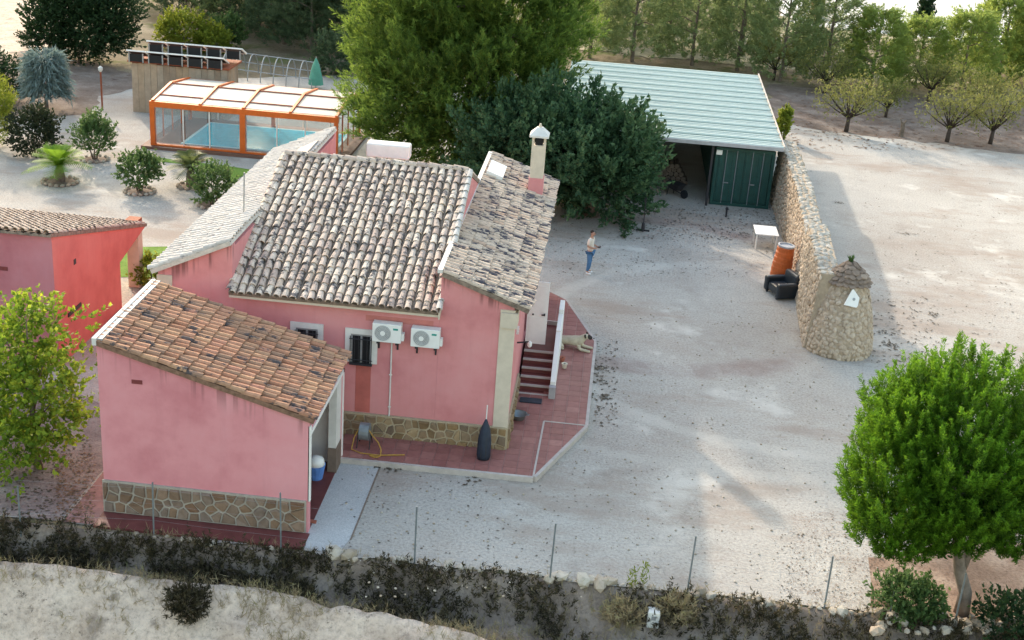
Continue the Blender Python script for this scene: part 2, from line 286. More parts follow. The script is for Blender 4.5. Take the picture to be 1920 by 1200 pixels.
# ------------------------------------------------------------------ object helpers
def link(name, me, parent=None, loc=None):
    o = bpy.data.objects.new(name, me); C.objects.link(o)
    if parent is not None: o.parent = parent
    if loc is not None: o.location = loc
    return o
def thing(name, label, cat, loc=(0, 0, 0), group=None, rz=0.0):
    o = link(name, None, None, loc); o.rotation_euler = (0, 0, rz); o.empty_display_size = 0.1
    o['label'] = label; o['category'] = cat
    if group: o['group'] = group
    return o
def tag(o, label, cat, group=None):
    o['label'] = label; o['category'] = cat
    if group: o['group'] = group
    return o
def structure(o): o['kind'] = 'structure'; return o
def stuff(o): o['kind'] = 'stuff'; return o

class MB:
    def __init__(s): s.v = []; s.f = []
    def add(s, vs, fs):
        k = len(s.v); s.v += [tuple(p) for p in vs]; s.f += [tuple(i + k for i in f) for f in fs]; return s
    def box(s, x0, x1, y0, y1, z0, z1, M=None):
        vs = [Vector((x, y, z)) for z in (z0, z1) for y in (y0, y1) for x in (x0, x1)]
        if M is not None: vs = [M @ p for p in vs]
        return s.add(vs, [(0, 2, 3, 1), (4, 5, 7, 6), (0, 1, 5, 4), (2, 6, 7, 3), (0, 4, 6, 2), (1, 3, 7, 5)])
    def prism(s, poly, d):
        """polygon (list of 3D points) pushed along d"""
        n = len(poly); d = Vector(d); a = [Vector(p) for p in poly]; b = [p + d for p in a]
        return s.add(a + b, [tuple(range(n - 1, -1, -1)), tuple(range(n, 2 * n))] + [(i, (i + 1) % n, n + (i + 1) % n, n + i) for i in range(n)])
    def tube(s, pts, r, n=6, cap=True):
        pts = [Vector(p) for p in pts]; m_ = len(pts); rs = r if isinstance(r, (list, tuple)) else [r] * m_
        vs = []
        for i, p in enumerate(pts):
            t = (pts[min(i + 1, m_ - 1)] - pts[max(i - 1, 0)]).normalized()
            a = t.orthogonal().normalized() if i == 0 else (pa - t * pa.dot(t)).normalized()
            pa = a; b_ = t.cross(a)
            vs += [p + (a * math.cos(2 * math.pi * k / n) + b_ * math.sin(2 * math.pi * k / n)) * rs[i] for k in range(n)]
        fs = [(i * n + k, i * n + (k + 1) % n, (i + 1) * n + (k + 1) % n, (i + 1) * n + k) for i in range(m_ - 1) for k in range(n)]
        if cap: fs += [tuple(range(n - 1, -1, -1)), tuple(range((m_ - 1) * n, m_ * n))]
        return s.add(vs, fs)
    def lathe(s, prof, n=16, c=(0, 0, 0)):
        c = Vector(c); vs = [c + Vector((r * math.cos(2 * math.pi * k / n), r * math.sin(2 * math.pi * k / n), z)) for r, z in prof for k in range(n)]
        fs = [(i * n + k, i * n + (k + 1) % n, (i + 1) * n + (k + 1) % n, (i + 1) * n + k) for i in range(len(prof) - 1) for k in range(n)]
        return s.add(vs, fs + [tuple(range(n - 1, -1, -1)), tuple(range((len(prof) - 1) * n, len(prof) * n))])
    def mesh(s, name, mat, smoothf=False):
        me = bpy.data.meshes.new(name); me.from_pydata(s.v, [], s.f); me.materials.append(mat)
        if smoothf: me.polygons.foreach_set('use_smooth', [True] * len(me.polygons))
        me.update(); return me
    def build(s, name, mat, parent=None, loc=None, smoothf=False, bevel=0.0, kind=None):
        o = link(name, s.mesh(name, MT[mat] if isinstance(mat, str) else mat, smoothf), parent, loc)
        if bevel:
            b = o.modifiers.new('bevel', 'BEVEL'); b.width = bevel; b.segments = 2; b.limit_method = 'ANGLE'
        if kind: o['kind'] = kind
        return o

def np_mesh(name, verts, k, mat, smoothf=False):
    """verts: (n*k,3): n faces of k vertices each"""
    verts = np.asarray(verts, np.float32); growth_shade = np.full(verts.size // verts.shape[-1], .5, np.float32)
    if verts.shape[-1] == 4: growth_shade = verts[..., 3].ravel().copy(); verts = verts[..., :3]
    verts = np.ascontiguousarray(verts).reshape(-1, 3); nv = len(verts); nf = nv // k
    me = bpy.data.meshes.new(name)
    me.vertices.add(nv); me.vertices.foreach_set('co', verts.ravel())
    me.loops.add(nv); me.loops.foreach_set('vertex_index', np.arange(nv, dtype=np.int32))
    me.polygons.add(nf); me.polygons.foreach_set('loop_start', np.arange(0, nv, k, dtype=np.int32))
    me.polygons.foreach_set('loop_total', np.full(nf, k, np.int32))
    me.update(calc_edges=True); me.materials.append(MT[mat]); me.attributes.new('age', 'FLOAT', 'POINT').data.foreach_set('value', growth_shade); return me

def unit(a): return a / np.maximum(np.linalg.norm(a, axis=-1, keepdims=True), 1e-9)
def leaves(centers, dirs, length, width, jit=0.5):
    """diamond leaves: centres (n,3), directions (n,3)"""
    n = len(centers); d = unit(dirs + rng.normal(0, jit, (n, 3))); s = unit(np.cross(d, rng.normal(0, 1, (n, 3))))
    L_ = (np.asarray(length) * rng.uniform(0.7, 1.3, n))[:, None]; W = (np.asarray(width) * rng.uniform(0.7, 1.3, n))[:, None]
    return np.stack([centers - d * L_ * 0.5, centers + s * W * 0.5 - d * L_ * 0.05, centers + d * L_ * 0.5, centers - s * W * 0.5 - d * L_ * 0.05], 1)

def plumes(anchors, axes, n_per, plen, prad, llen, lwid, jit=0.45, spread=0.8, taper=0.8):
    """sprays of leaves: every anchor carries a plume along its axis"""
    n = len(anchors); t = rng.uniform(0, 1, (n, n_per)); ax = unit(axes)
    pl = np.asarray(plen) * rng.uniform(0.7, 1.3, n)
    off = rng.normal(0, 1, (n, n_per, 3)); off -= (off * ax[:, None]).sum(-1, keepdims=True) * ax[:, None]; off = unit(off)
    rr = prad * np.sqrt(rng.uniform(0, 1, (n, n_per))) * (1.05 - t * taper)
    c = anchors[:, None] + ax[:, None] * (t * pl[:, None])[..., None] + off * rr[..., None]
    d = ax[:, None] * 0.9 + off * spread
    V = leaves(c.reshape(-1, 3), d.reshape(-1, 3), llen, lwid, jit)      # 4th value: new growth plus painted shade, dark base to bright tip
    return np.concatenate([V, np.repeat(t.reshape(-1, 1, 1), 4, 1)], 2)

def blob_points(blobs, n, shell=0.55, lumpy=0.25):
    """points through the outer part of a union of ellipsoids, and outward directions; gaps come from the noise"""
    b = np.array([x[:6] for x in blobs], float); wgt = b[:, 3] * b[:, 4] + b[:, 4] * b[:, 5] + b[:, 3] * b[:, 5]; wgt /= wgt.sum()
    idx = rng.choice(len(b), n * 3, p=wgt); d = unit(rng.normal(0, 1, (n * 3, 3)))
    ph = rng.uniform(0, 6.28, 3)
    lump = 1 + lumpy * (np.sin(d[:, 0] * 5 + ph[0] + idx) * np.sin(d[:, 1] * 5 + ph[1]) + 0.7 * np.sin(d[:, 2] * 8 + ph[2] + idx * 2))
    r = (shell + (1 - shell) * rng.uniform(0, 1, n * 3) ** 0.6) * lump
    p = b[idx, :3] + d * b[idx, 3:6] * r[:, None]
    q = np.full(len(p), True)
    for j in range(len(b)):       # keep away from the inside of the other blobs
        e = (((p - b[j, :3]) / (b[j, 3:6] * shell * 0.85)) ** 2).sum(1); q &= (e > 1) | (idx == j)
    p, d = p[q], unit(d[q] / b[idx[q], 3:6])
    return p[:n], d[:n]

def trunk_mb(base, top, r0, r1, limbs=(), wob=0.06):
    mb = MB(); base = Vector(base); top = Vector(top); k = 6
    pts = [base.lerp(top, i / k) + (Vector((random.uniform(-wob, wob), random.uniform(-wob, wob), 0)) * (0 < i < k)) for i in range(k + 1)]
    pts[0].z -= 0.1
    mb.tube(pts, [r0 * 1.25] + [r0 + (r1 - r0) * i / k for i in range(1, k + 1)], 8)
    for tgt, t, r in limbs:
        s_ = base.lerp(top, t); e = Vector(tgt); mid = s_.lerp(e, 0.5) + Vector((0, 0, 0.12 * (e - s_).length))
        mb.tube([s_, mid, e], [r, r * 0.7, r * 0.25], 6)
    return mb

# voronoi cells of a rectangle
def voronoi(w_, h_, cell, jit=0.42):
    nx = max(1, round(w_ / cell)); ny = max(1, round(h_ / (cell * 0.9))); S = []
    for j in range(ny):
        for i in range(nx):
            S.append(((i + 0.5 + (0.25 if j % 2 else -0.25) + random.uniform(-jit, jit)) * w_ / nx, (j + 0.5 + random.uniform(-jit, jit)) * h_ / ny))
    out = []
    for a in S:
        poly = [(0, 0), (w_, 0), (w_, h_), (0, h_)]
        for c in S:
            if c is a or abs(c[0] - a[0]) > cell * 3.2 or abs(c[1] - a[1]) > cell * 3.2: continue
            mx, my = (a[0] + c[0]) / 2, (a[1] + c[1]) / 2; dx, dy = c[0] - a[0], c[1] - a[1]; new = []
            for k in range(len(poly)):
                p, q = poly[k], poly[(k + 1) % len(poly)]
                sp = (p[0] - mx) * dx + (p[1] - my) * dy; sq = (q[0] - mx) * dx + (q[1] - my) * dy
                if sp <= 0: new.append(p)
                if (sp < 0 < sq) or (sq < 0 < sp):
                    t = sp / (sp - sq); new.append((p[0] + (q[0] - p[0]) * t, p[1] + (q[1] - p[1]) * t))
            poly = new
            if len(poly) < 3: break
        if len(poly) >= 3: out.append(poly)
    return out
def clad(parent, origin, U, V, w_, h_, cell, mat, gap=0.034, proud=0.04, cap=None, frac=1.0):
    """irregular flat stones set proud of a mortar face; one object per stone"""
    O, U, V = Vector(origin), Vector(U).normalized(), Vector(V).normalized(); Nn = U.cross(V)
    for poly in voronoi(w_, h_, cell):
        cx_ = sum(p[0] for p in poly) / len(poly); cy_ = sum(p[1] for p in poly) / len(poly)
        R_ = max(math.hypot(p[0] - cx_, p[1] - cy_) for p in poly)
        if R_ < 0.05: continue
        k = max(0.3, 1 - gap / R_)
        q = []
        for p in poly:
            q.append((cx_ + (p[0] - cx_) * k, cy_ + (p[1] - cy_) * k))
        base = [U * (p[0] - cx_) + V * (p[1] - cy_) for p in q]
        h = proud * random.uniform(0.7, 1.3)
        vs = base + [p * 0.84 + Nn * h * (1 + .5 * math.sin(p.length * 40)) for p in base]; n = len(base)
        mb = MB().add(vs, [tuple(range(n, 2 * n))] + [(i, (i + 1) % n, n + (i + 1) % n, n + i) for i in range(n)])
        mb.build('stone', mat, parent, O + U * cx_ + V * cy_)

# ------------------------------------------------------------------ clay roof tiles
def tile_mesh(name, mat, length=0.44, r0=0.098, r1=0.078, seg=5):
    vs, fs = [], []
    for y, r, lift in ((0.0, r0, 0.03), (length, r1, 0.0)):
        for k in range(seg + 1):
            a = math.pi * k / seg
            vs.append((math.cos(a) * r, y, math.sin(a) * r * 0.95 + lift))
    n = seg + 1
    fs += [(k, k + 1, n + k + 1, n + k) for k in range(seg)]
    for k in range(n):          # the thickness of the lower lip
        a = math.pi * k / seg; r = r0 - 0.018
        vs.append((math.cos(a) * r, 0.0, math.sin(a) * r * 0.95 + 0.03))
    fs += [(k + 1, k, 2 * n + k, 2 * n + k + 1) for k in range(seg)]
    me = bpy.data.meshes.new(name); me.from_pydata(vs, [], fs); me.materials.append(MT[mat]); me.update(); return me
def roof_frame(O, U, V):
    U = Vector(U).normalized(); V = Vector(V); V = (V - U * V.dot(U)).normalized(); Nn = U.cross(V)
    M_ = Matrix.Identity(4)
    for i in range(3): M_[i][0] = U[i]; M_[i][1] = V[i]; M_[i][2] = Nn[i]; M_[i][3] = O[i]
    return M_
def tile_roof(O, U, V, W, Lr, pitch=0.23, rowp=0.345):
    """O eave corner, U along the eave, V up the slope (U x V up). Returns the frame and the tile matrices"""
    M_ = roof_frame(O, U, V); nc = max(1, round(W / pitch)); nr = max(1, round(Lr / rowp)); T = []
    for j in range(nr):
        for i in range(nc):
            t = Matrix.Translation((W * (i + 0.5) / nc + random.uniform(-.012, .012), Lr * j / nr - 0.05 + random.gauss(0, .018) - (.05 if random.random() < .03 else 0), 0.045 + random.uniform(-.006, .008)))
            T.append(M_ @ t @ Matrix.Rotation(random.gauss(0, 0.05), 4, 'Z') @ Matrix.Rotation(random.gauss(0, 0.03), 4, 'Y'))
    return M_, T, nc
def pan_sheet(M_, W, Lr, nc, mat, parent, thick=0.06):
    """the board of the roof with its row of clay channels, one mesh"""
    mb = MB(); seg = 4; prof = []
    for i in range(nc * seg + 1):
        u = i / seg; prof.append((W * u / nc, 0.03 * math.cos(2 * math.pi * u) + 0.03))
    n = len(prof); vs = []
    for y in (0.0, Lr): vs += [M_ @ Vector((x, y, z)) for x, z in prof]
    for y in (0.0, Lr): vs += [M_ @ Vector((x, y, -thick)) for x, z in prof]
    fs = [(k, k + 1, n + k + 1, n + k) for k in range(n - 1)] + [(2 * n + k + 1, 2 * n + k, 3 * n + k, 3 * n + k + 1) for k in range(n - 1)]
    fs += [(k + 1, k, 2 * n + k, 2 * n + k + 1) for k in range(n - 1)] + [(n + k, n + k + 1, 3 * n + k + 1, 3 * n + k) for k in range(n - 1)]
    fs += [(0, n, 3 * n, 2 * n), (n - 1, 3 * n - 1, 4 * n - 1, 2 * n - 1)]
    mb.add(vs, fs); return mb.build('roof', mat, parent)
def lay_tiles(lots, most):
    """lots: (roof object, matrices, tile mesh). The ones nearest the camera become objects, the rest one mesh per roof"""
    allt = [((t.translation - Vector(CAM)).length, k, t) for k, (r, T, me) in enumerate(lots) for t in T]
    allt.sort(key=lambda a: a[0])
    for d, k, t in allt[:most]:
        r, T, me = lots[k]; o = link('tile', me, r); o.matrix_local = r.matrix_world.inverted() @ t
    for k, (r, T, me) in enumerate(lots):
        rest = [t for d, kk, t in allt[most:] if kk == k]
        join_copies(rest, me, 'tile_field', r)
def join_copies(mats, me, name, parent=None):
    if not mats: return None
    co = np.empty(len(me.vertices) * 3, np.float32); me.vertices.foreach_get('co', co); co = co.reshape(-1, 3)
    fs = [tuple(p.vertices) for p in me.polygons]; V = []; F = []
    for i, t in enumerate(mats):
        A = np.array(t); V.append(co @ A[:3, :3].T + A[:3, 3]); F += [tuple(a + i * len(co) for a in f) for f in fs]
    x = bpy.data.meshes.new(name); x.from_pydata(np.concatenate(V).tolist(), [], F); x.materials.append(me.materials[0]); x.update()
    return stuff(link(name, x, parent))
def ridge_row(parent, A, B, mat, r=0.11, step=0.36, name='ridge_tile', up=(0, 0, 1)):
    A, B = Vector(A), Vector(B); d = (B - A); n = max(1, round(d.length / step)); d.normalize(); upv = Vector(up)
    s = d.cross(upv).normalized(); u2 = s.cross(d)
    me = tile_mesh(name, mat, step * 1.2, r, r * 0.85, 6)
    for i in range(n):
        M_ = Matrix.Identity(4); p = A + d * (step * i)
        for k in range(3): M_[k][0] = s[k]; M_[k][1] = d[k]; M_[k][2] = u2[k]; M_[k][3] = p[k]
        o = link(name, me, parent); o.matrix_local = M_ @ Matrix.Rotation(random.gauss(0, .02), 4, 'Z')

# rocks
def rock_meshes(mat, n=5, sq=(0.55, 0.8), sub=1):
    out = []
    for i in range(n):
        bm = bmesh.new(); bmesh.ops.create_icosphere(bm, subdivisions=sub, radius=0.5)
        a, b = random.uniform(0.75, 1.0), random.uniform(*sq)
        for v in bm.verts:
            k = 1 + random.uniform(-0.16, 0.16); v.co = Vector((v.co.x * k, v.co.y * a * k, v.co.z * b * k))
        me = bpy.data.meshes.new('stone'); bm.to_mesh(me); bm.free(); me.materials.append(MT[mat]); out.append(me)
    return out
def face_rocks(spots, meshes, parent, most):
    """spots: (point, normal, size). Nearest become objects, the rest one mesh"""
    spots = sorted(spots, key=lambda s: (Vector(s[0]) - Vector(CAM)).length); rest = [[] for _ in meshes]
    for i, (p, nrm, size) in enumerate(spots):
        q = Vector(nrm).to_track_quat('Z', 'Y').to_matrix().to_4x4()
        k = random.randrange(len(meshes))
        M_ = Matrix.Translation(p) @ q @ Matrix.Rotation(random.uniform(0, 6.28), 4, 'Z') @ Matrix.Diagonal((size * random.uniform(.85, 1.25), size * random.uniform(.8, 1.1), size * 0.7, 1))
        if i < most: o = link('stone', meshes[k], parent); o.matrix_local = parent.matrix_world.inverted() @ M_
        else: rest[k].append(parent.matrix_world.inverted() @ M_)
    for k, r in enumerate(rest): join_copies(r, meshes[k], 'small_stones', parent)

# ------------------------------------------------------------------ ground
def fbm(x, y, s, o=4): return mnoise.fractal(Vector((x * s, y * s, 3.7)), 1.0, 2.0, o)
def crest(x): return -7.15 - 0.10 * max(0, x + 5) - 0.012 * max(0, x + 5) ** 2
def ground_z(x, y):
    if y > -5.9: return -0.03 + (0.5 * max(0, fbm(x, y, 0.02)) * min(1, max(0, (y - 62) / 40)) * 6)
    c = crest(x); n = fbm(x, y, 0.55, 6); mid = (-6.0 + c) / 2
    dd = 0.75 + 0.02 * max(0, x)
    if y > c:
        t = (y + 5.9) / (c + 5.9); z = -dd * min(1, t * 3) if t < 0.7 else -dd + (dd - 0.25) * ((t - 0.7) / 0.3) ** 1.5
        return z + 0.16 * n * min(1, t * 3)
    s = c - y
    return -0.25 - 0.9 * s - 0.03 * s * s * (s < 6) - (1.08 if s >= 6 else 0) + (0.30 * n + 0.1 * fbm(x, y, 2.2, 4)) * min(1, 0.35 + s)
def grid(name, xs, ys, fz, mat):
    vs = [(x, y, fz(x, y)) for y in ys for x in xs]; n = len(xs)
    fs = [(j * n + i, j * n + i + 1, (j + 1) * n + i + 1, (j + 1) * n + i) for j in range(len(ys) - 1) for i in range(n - 1)]
    me = bpy.data.meshes.new(name); me.from_pydata(vs, [], fs); me.materials.append(MT[mat]); me.polygons.foreach_set('use_smooth', [True] * len(fs)); me.update()
    return structure(link(name, me))
grid('ground', list(np.linspace(-300, 300, 61)), [-5.85] + list(np.linspace(0, 60, 13)) + list(np.linspace(66, 500, 60)), ground_z, 'earth')
grid('earth_bank', list(np.linspace(-60, -16, 20)) + list(np.arange(-15.6, 16, 0.16)) + list(np.linspace(17, 60, 20)), sorted(list(np.arange(-12.5, -5.8, 0.13)) + [-5.85] + list(np.linspace(-60, -13, 16))), ground_z, 'bank')

bk_ = bpy.data.objects['earth_bank'].data; bk_.materials.append(MT['ditch'])
for q in bk_.polygons:
    if q.center.y > crest(q.center.x) + .12 + .25 * fbm(q.center.x, q.center.y, 1.3): q.material_index = 1
def sheet(name, pts, z, mat, rough_edge=0.0, thick=0.0):
    P = [Vector((p[0], p[1], z)) for p in pts]
    if rough_edge:
        Q = []
        for i in range(len(P)):
            a, b = P[i], P[(i + 1) % len(P)]; n = max(1, int((b - a).length / 0.7))
            for k in range(n):
                p = a.lerp(b, k / n); Q.append(p + Vector((fbm(p.x, p.y, .6), fbm(p.y + 40, p.x, .6), 0)) * rough_edge)
        P = Q
    mb = MB().add(P, [tuple(range(len(P)))])
    return structure(mb.build(name, mat))
G = lambda u, v, z=0.0: at(u, v, z)
sheet('gravel_yard', [(-60, -5.8), (12.6, -5.8), (60, -5.8), (60, 40.5), (26, 41.6), (15.5, 43.0), (11, 44.5), (11, 52), (-6, 52), (-23, 41.5), (-27.5, 38.5), (-28.2, 34), (-28.5, 30), (-60, 20)], 0.0, 'gravel', 0.25)
sheet('orchard_soil', [(11.5, 44.2), (15.5, 42.9), (26, 41.5), (70, 40.5), (70, 54), (28, 55), (12, 55.5)], 0.006, 'soil', 0.6)
sheet('pine_tree_soil', [(9.0, -5.6), (16.5, -5.6), (17.5, -1.5), (12.5, -2.0), (9.2, -3.6)], 0.006, 'needle_soil', 0.35)
sheet('garden_soil', [(-16, -5.75), (-9.95, -5.75), (-9.95, -0.4), (-13.4, 1.5), (-18, 1.5)], 0.006, 'litter_soil', 0.15)
sheet('left_bed_soil', [(-27.6, 30.2), (-24.4, 32), (-25.2, 36), (-23.5, 41), (-34, 47), (-40, 36)], 0.010, 'soil', 0.5)
sheet('concrete_strip', [G(628, 862), G(714, 868), G(656, 1012), G(632, 1040), G(556, 1024)], 0.010, 'concrete', 0.02)
sheet('concrete_joint', [G(714, 868), G(717.5, 868), G(659, 1013), G(655.5, 1013)], 0.014, 'pan')
sheet('garden_path', [(-9.9, -5.7), (-9.16, -5.7), (-9.16, -0.3), (-9.9, -0.3)], 0.014, 'path')
sheet('lawn', [G(205, 520), G(318, 520), G(335, 462), G(215, 464)], 0.008, 'lawn')
sheet('lawn_edge', [G(272, 292), G(470, 318), G(440, 345), G(380, 312), G(272, 300)], 0.012, 'lawn', 0.12)
sheet('chalk_field', [(17, 84), (40, 78), (60, 84), (80, 125), (40, 150), (12, 120)], 0.012, 'chalk', 1.2)
sheet('chalk_track', [(-75, 42), (-34.5, 43), (-33, 50), (-37, 62), (-75, 75)], 0.012, 'bank', 0.8)

# ------------------------------------------------------------------ the house
H = thing('pink_house', 'pink single storey house with three pale clay tile roofs and stone clad foot', 'house')
XL, X1, X2, XR = -9.47, -7.47, -1.95, 0.0
SL = 0.38; EZ = 4.01                      # main roof slope, eave height at y=-0.3
RY = 5.5; RZ = EZ + SL * (RY + 0.3)
def mainz(y): return EZ + SL * (min(y, 2 * RY - y) + 0.3)
def leftz(x): return 4.36 + (x + 9.55) * 0.467
def rightz(x): return 5.02 - (x + 1.9) * 0.35
YB, YL, YR = 11.0, 12.6, 12.2
tk = 0.075
MB().prism([(X1, 0, 0), (X2, 0, 0), (X2, 0, mainz(0) - tk), (X1, 0, mainz(0) - tk)], (0, 0.28, 0)).build('wall', 'pink', H)
for xx, dx in ((X1, 0.25), (X2, -0.25)):
    MB().prism([(xx, 0.285, 0), (xx, YB, 0), (xx, YB, mainz(YB) - tk), (xx, RY, RZ - tk), (xx, 0.285, mainz(0.285) - tk)], (dx, 0, 0)).build('wall', 'pink', H)
MB().box(X1 + .26, X2 - .26, YB - .28, YB, 0, mainz(YB) - tk).build('wall', 'pink', H)
MB().prism([(XL, -0.002, 0), (X1 - .003, -0.002, 0), (X1 - .003, -0.002, leftz(X1) - tk), (XL, -0.002, leftz(XL) - tk)], (0, 0.28, 0)).build('wall', 'pink_left', H)
MB().box(XL, XL + .25, 0.285, YL - .003, 0, leftz(XL) - tk - .003).build('wall', 'pink', H)
MB().prism([(XL, YL, 0), (X1 + .0, YL, 0), (X1, YL, leftz(X1) - tk), (XL, YL, leftz(XL) - tk)], (0, -0.28, 0)).build('wall', 'pink', H)
MB().box(X1 - .24, X1 - .003, 0.285, YL - .285, 0.0, leftz(X1 - .24) - tk).build('wall', 'pink', H)
MB().prism([(X2 + .003, -0.002, 0), (XR, -0.002, 0), (XR, -0.002, rightz(XR) - tk), (X2 + .003, -0.002, rightz(X2) - tk)], (0, 0.28, 0)).build('wall', 'pink_right', H)
# right side wall with the doorway (y 5.2..6.2, z 1.05..3.1)
sw = MB(); zt = rightz(XR) - tk - 0.005
sw.box(XR - .25, XR, 0.285, 5.25, 0, zt).box(XR - .25, XR, 6.45, YR - .003, 0, zt).box(XR - .25, XR, 5.25, 6.45, 3.12, zt).box(XR - .25, XR, 5.25, 6.45, 0, 1.0)
sw.build('wall', 'pink', H)
MB().prism([(X2, YR, 0), (XR, YR, 0), (XR, YR, rightz(XR) - tk), (X2, YR, rightz(X2) - tk)], (0, -0.28, 0)).build('wall', 'pink', H)
MB().box(X2 + .003, X2 + .24, 0.285, YR - .285, 0, rightz(X2 + .24) - tk).build('wall', 'pink', H)
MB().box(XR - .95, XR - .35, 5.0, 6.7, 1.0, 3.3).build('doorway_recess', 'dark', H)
# trim
MB().box(-.36, .035, -.035, -.003, .8, rightz(0) - .17).build('corner_trim', 'cream', H)
MB().box(.002, .035, -.002, .22, .8, rightz(0) - .17).build('corner_trim', 'cream', H)
MB().box(XL - .03, XL + .38, -.035, -.003, 0.8, leftz(XL) - .16).build('corner_trim', 'cream', H)
MB().box(-.34, .10, -.10, .55, rightz(.1) - .62, rightz(.1) - .2).build('eave_corbel', 'cream', H)
MB().box(X1 - .02, X2 - .0, -.26, -.003, EZ - .13, EZ - .03).build('cornice', 'cream', H)
# stone clad foot
MB().box(X1, .06, -.075, -.003, 0, .8).build('plinth', 'mortar', H)
MB().box(.003, .06, -.003, 3.6, 0, .8).build('plinth', 'mortar', H)
clad(H, (-5.0, -.075, .02), (1, 0, 0), (0, 0, 1), 5.03, .76, .25, 'cladstone')
clad(H, (.06, 0.0, .02), (0, 1, 0), (0, 0, 1), 3.5, .76, .32, 'cladstone')
# roofs
Mm, Tm, nm = tile_roof(Vector((X1 - .02, -.3, EZ)), (1, 0, 0), (0, 1, SL), X2 - X1 + .04, math.hypot(RY + .3, (RY + .3) * SL), 0.232)
r_main = pan_sheet(Mm, X2 - X1 + .04, math.hypot(RY + .3, (RY + .3) * SL), nm, 'pan', H)
Lb = math.hypot(RY + .2, (RY + .2) * SL)
Mb_, Tb_, nb = tile_roof(Vector((X2 + .02, 2 * RY + .2, RZ - (RY + .2) * SL)), (-1, 0, 0), (0, -1, SL), X2 - X1 + .04, Lb, 0.232)
r_back = pan_sheet(Mb_, X2 - X1 + .04, Lb, nb, 'pan', H)
def mono(x_low, z_low, x_high, z_high, y0, y1, mat):
    L_ = math.hypot(x_high - x_low, z_high - z_low)
    if x_high > x_low: O, U = Vector((x_low, y1, z_low)), (0, -1, 0)
    else: O, U = Vector((x_low, y0, z_low)), (0, 1, 0)
    M_, T, n = tile_roof(O, U, (x_high - x_low, 0, z_high - z_low), y1 - y0, L_, 0.228)
    return M_, T, n, L_
Mr, Tr, nr_, Lr_ = mono(.38, rightz(.38), -1.92, rightz(-1.92), -.12, YR + .1, None); r_right = pan_sheet(Mr, YR + .22, Lr_, nr_, 'pan', H)
Ml, Tl, nl_, Ll_ = mono(-9.62, leftz(-9.62), X1 - .02, leftz(X1 - .02), -.12, YL + .1, None); r_left = pan_sheet(Ml, YL + .22, Ll_, nl_, 'pan_left', H)
lay_tiles([(r_main, Tm, tile_mesh('tile', 'tile_main')), (r_right, Tr, tile_mesh('tile', 'tile_right')), (r_left, Tl, tile_mesh('tile', 'tile_left')), (r_back, Tb_, tile_mesh('tile', 'tile_main'))], 300)
ridge_row(r_main, (X1, RY, RZ + .06), (X2, RY, RZ + .06), 'tile_main', .12)
n_v = Vector((0, 1, SL)).normalized()
ridge_row(r_main, (X2 + .02, -.33, EZ + .09), (X2 + .02, RY, RZ + .08), 'tile_left', .09, .34, 'verge_tile', (0, -SL, 1))
ridge_row(r_main, (X1 - .0, -.33, EZ + .08), (X1 - .0, RY, RZ + .08), 'tile_main', .09, .34, 'verge_tile', (0, -SL, 1))
MB().prism([(X2 - .1, -.1, rightz(-1.98) + .0), (X2 + .03, -.1, rightz(-1.98) + .0), (X2 + .03, -.1, rightz(-1.98) + .10), (X2 - .1, -.1, rightz(-1.98) + .10)], (0, YR + .1, 0)).build('roof_capping', 'offwhite', r_right)
MB().prism([(X2 + .045, -.33, EZ - .16), (X2 + .045, RY, RZ - .16), (X2 + .045, RY, RZ + .03), (X2 + .045, -.33, EZ + .03)], (-.04, 0, 0)).build('verge_board', 'cream', r_main)
# cement apron and low block on the bleached roof, skylight, chimney, heater tank, aerial
MB().prism([(-8.25, 8.6, leftz(-8.25) + .02), (-7.62, 8.6, leftz(-7.62) + .02), (-7.62, 8.6, leftz(-7.62) + .20), (-8.25, 8.6, leftz(-8.25) + .17)], (0, 1.9, 0)).build('cement_apron', 'kerb', r_left)
sk = MB().box(-.28, .28, -.7, .7, .10, .24, Matrix.Translation((-1.62, 10.1, rightz(-1.62))) @ Matrix.Rotation(math.atan(.35), 4, 'Y')); sk.build('skylight', 'white', r_right)
cxy = (-.22, 9.9)
ch = MB().box(cxy[0] - .24, cxy[0] + .24, cxy[1] - .24, cxy[1] + .24, rightz(cxy[0]) - .35, 5.05).build('chimney', 'pink', H)
link_ch = MB().box(-.22, .22, -.22, .22, 0, 1.08, Matrix.Translation((cxy[0], cxy[1], 5.05)))
for sx in (-1, 1):
    for sy in (-1, 1): link_ch.box(sx * .22 - .06 * (sx > 0), sx * .22 + .06 * (sx < 0), sy * .22 - .06 * (sy > 0), sy * .22 + .06 * (sy < 0), 1.08, 1.36, Matrix.Translation((cxy[0], cxy[1], 5.05)))
link_ch.build('chimney_stack', 'cream', ch)
MB().box(cxy[0] - .12, cxy[0] + .12, cxy[1] - .12, cxy[1] + .12, 6.12, 6.4).build('flue', 'dark', ch)
MB().add([(cxy[0] + a * .31, cxy[1] + b * .31, 6.41) for a, b in ((-1, -1), (1, -1), (1, 1), (-1, 1))] + [(cxy[0] + a * .31, cxy[1] + b * .31, 6.47) for a, b in ((-1, -1), (1, -1), (1, 1), (-1, 1))] + [(cxy[0] + a * .09, cxy[1] + b * .09, 6.70) for a, b in ((-1, -1), (1, -1), (1, 1), (-1, 1))],
         [(3, 2, 1, 0), (0, 1, 5, 4), (1, 2, 6, 5), (2, 3, 7, 6), (3, 0, 4, 7), (4, 5, 9, 8), (5, 6, 10, 9), (6, 7, 11, 10), (7, 4, 8, 11), (8, 9, 10, 11)]).build('chimney_cap', 'offwhite', ch)
MB().tube([(cxy[0], cxy[1], 6.69), (cxy[0], cxy[1], 6.82)], [.06, .03], 8).build('finial', 'cream', ch)
ap = ay(457, 440, 2.6)
MB().tube([(ap.x, 2.6, 4.9), (ap.x + .03, 2.6, 6.45)], .022, 6).build('aerial_mast', 'steel', r_left)
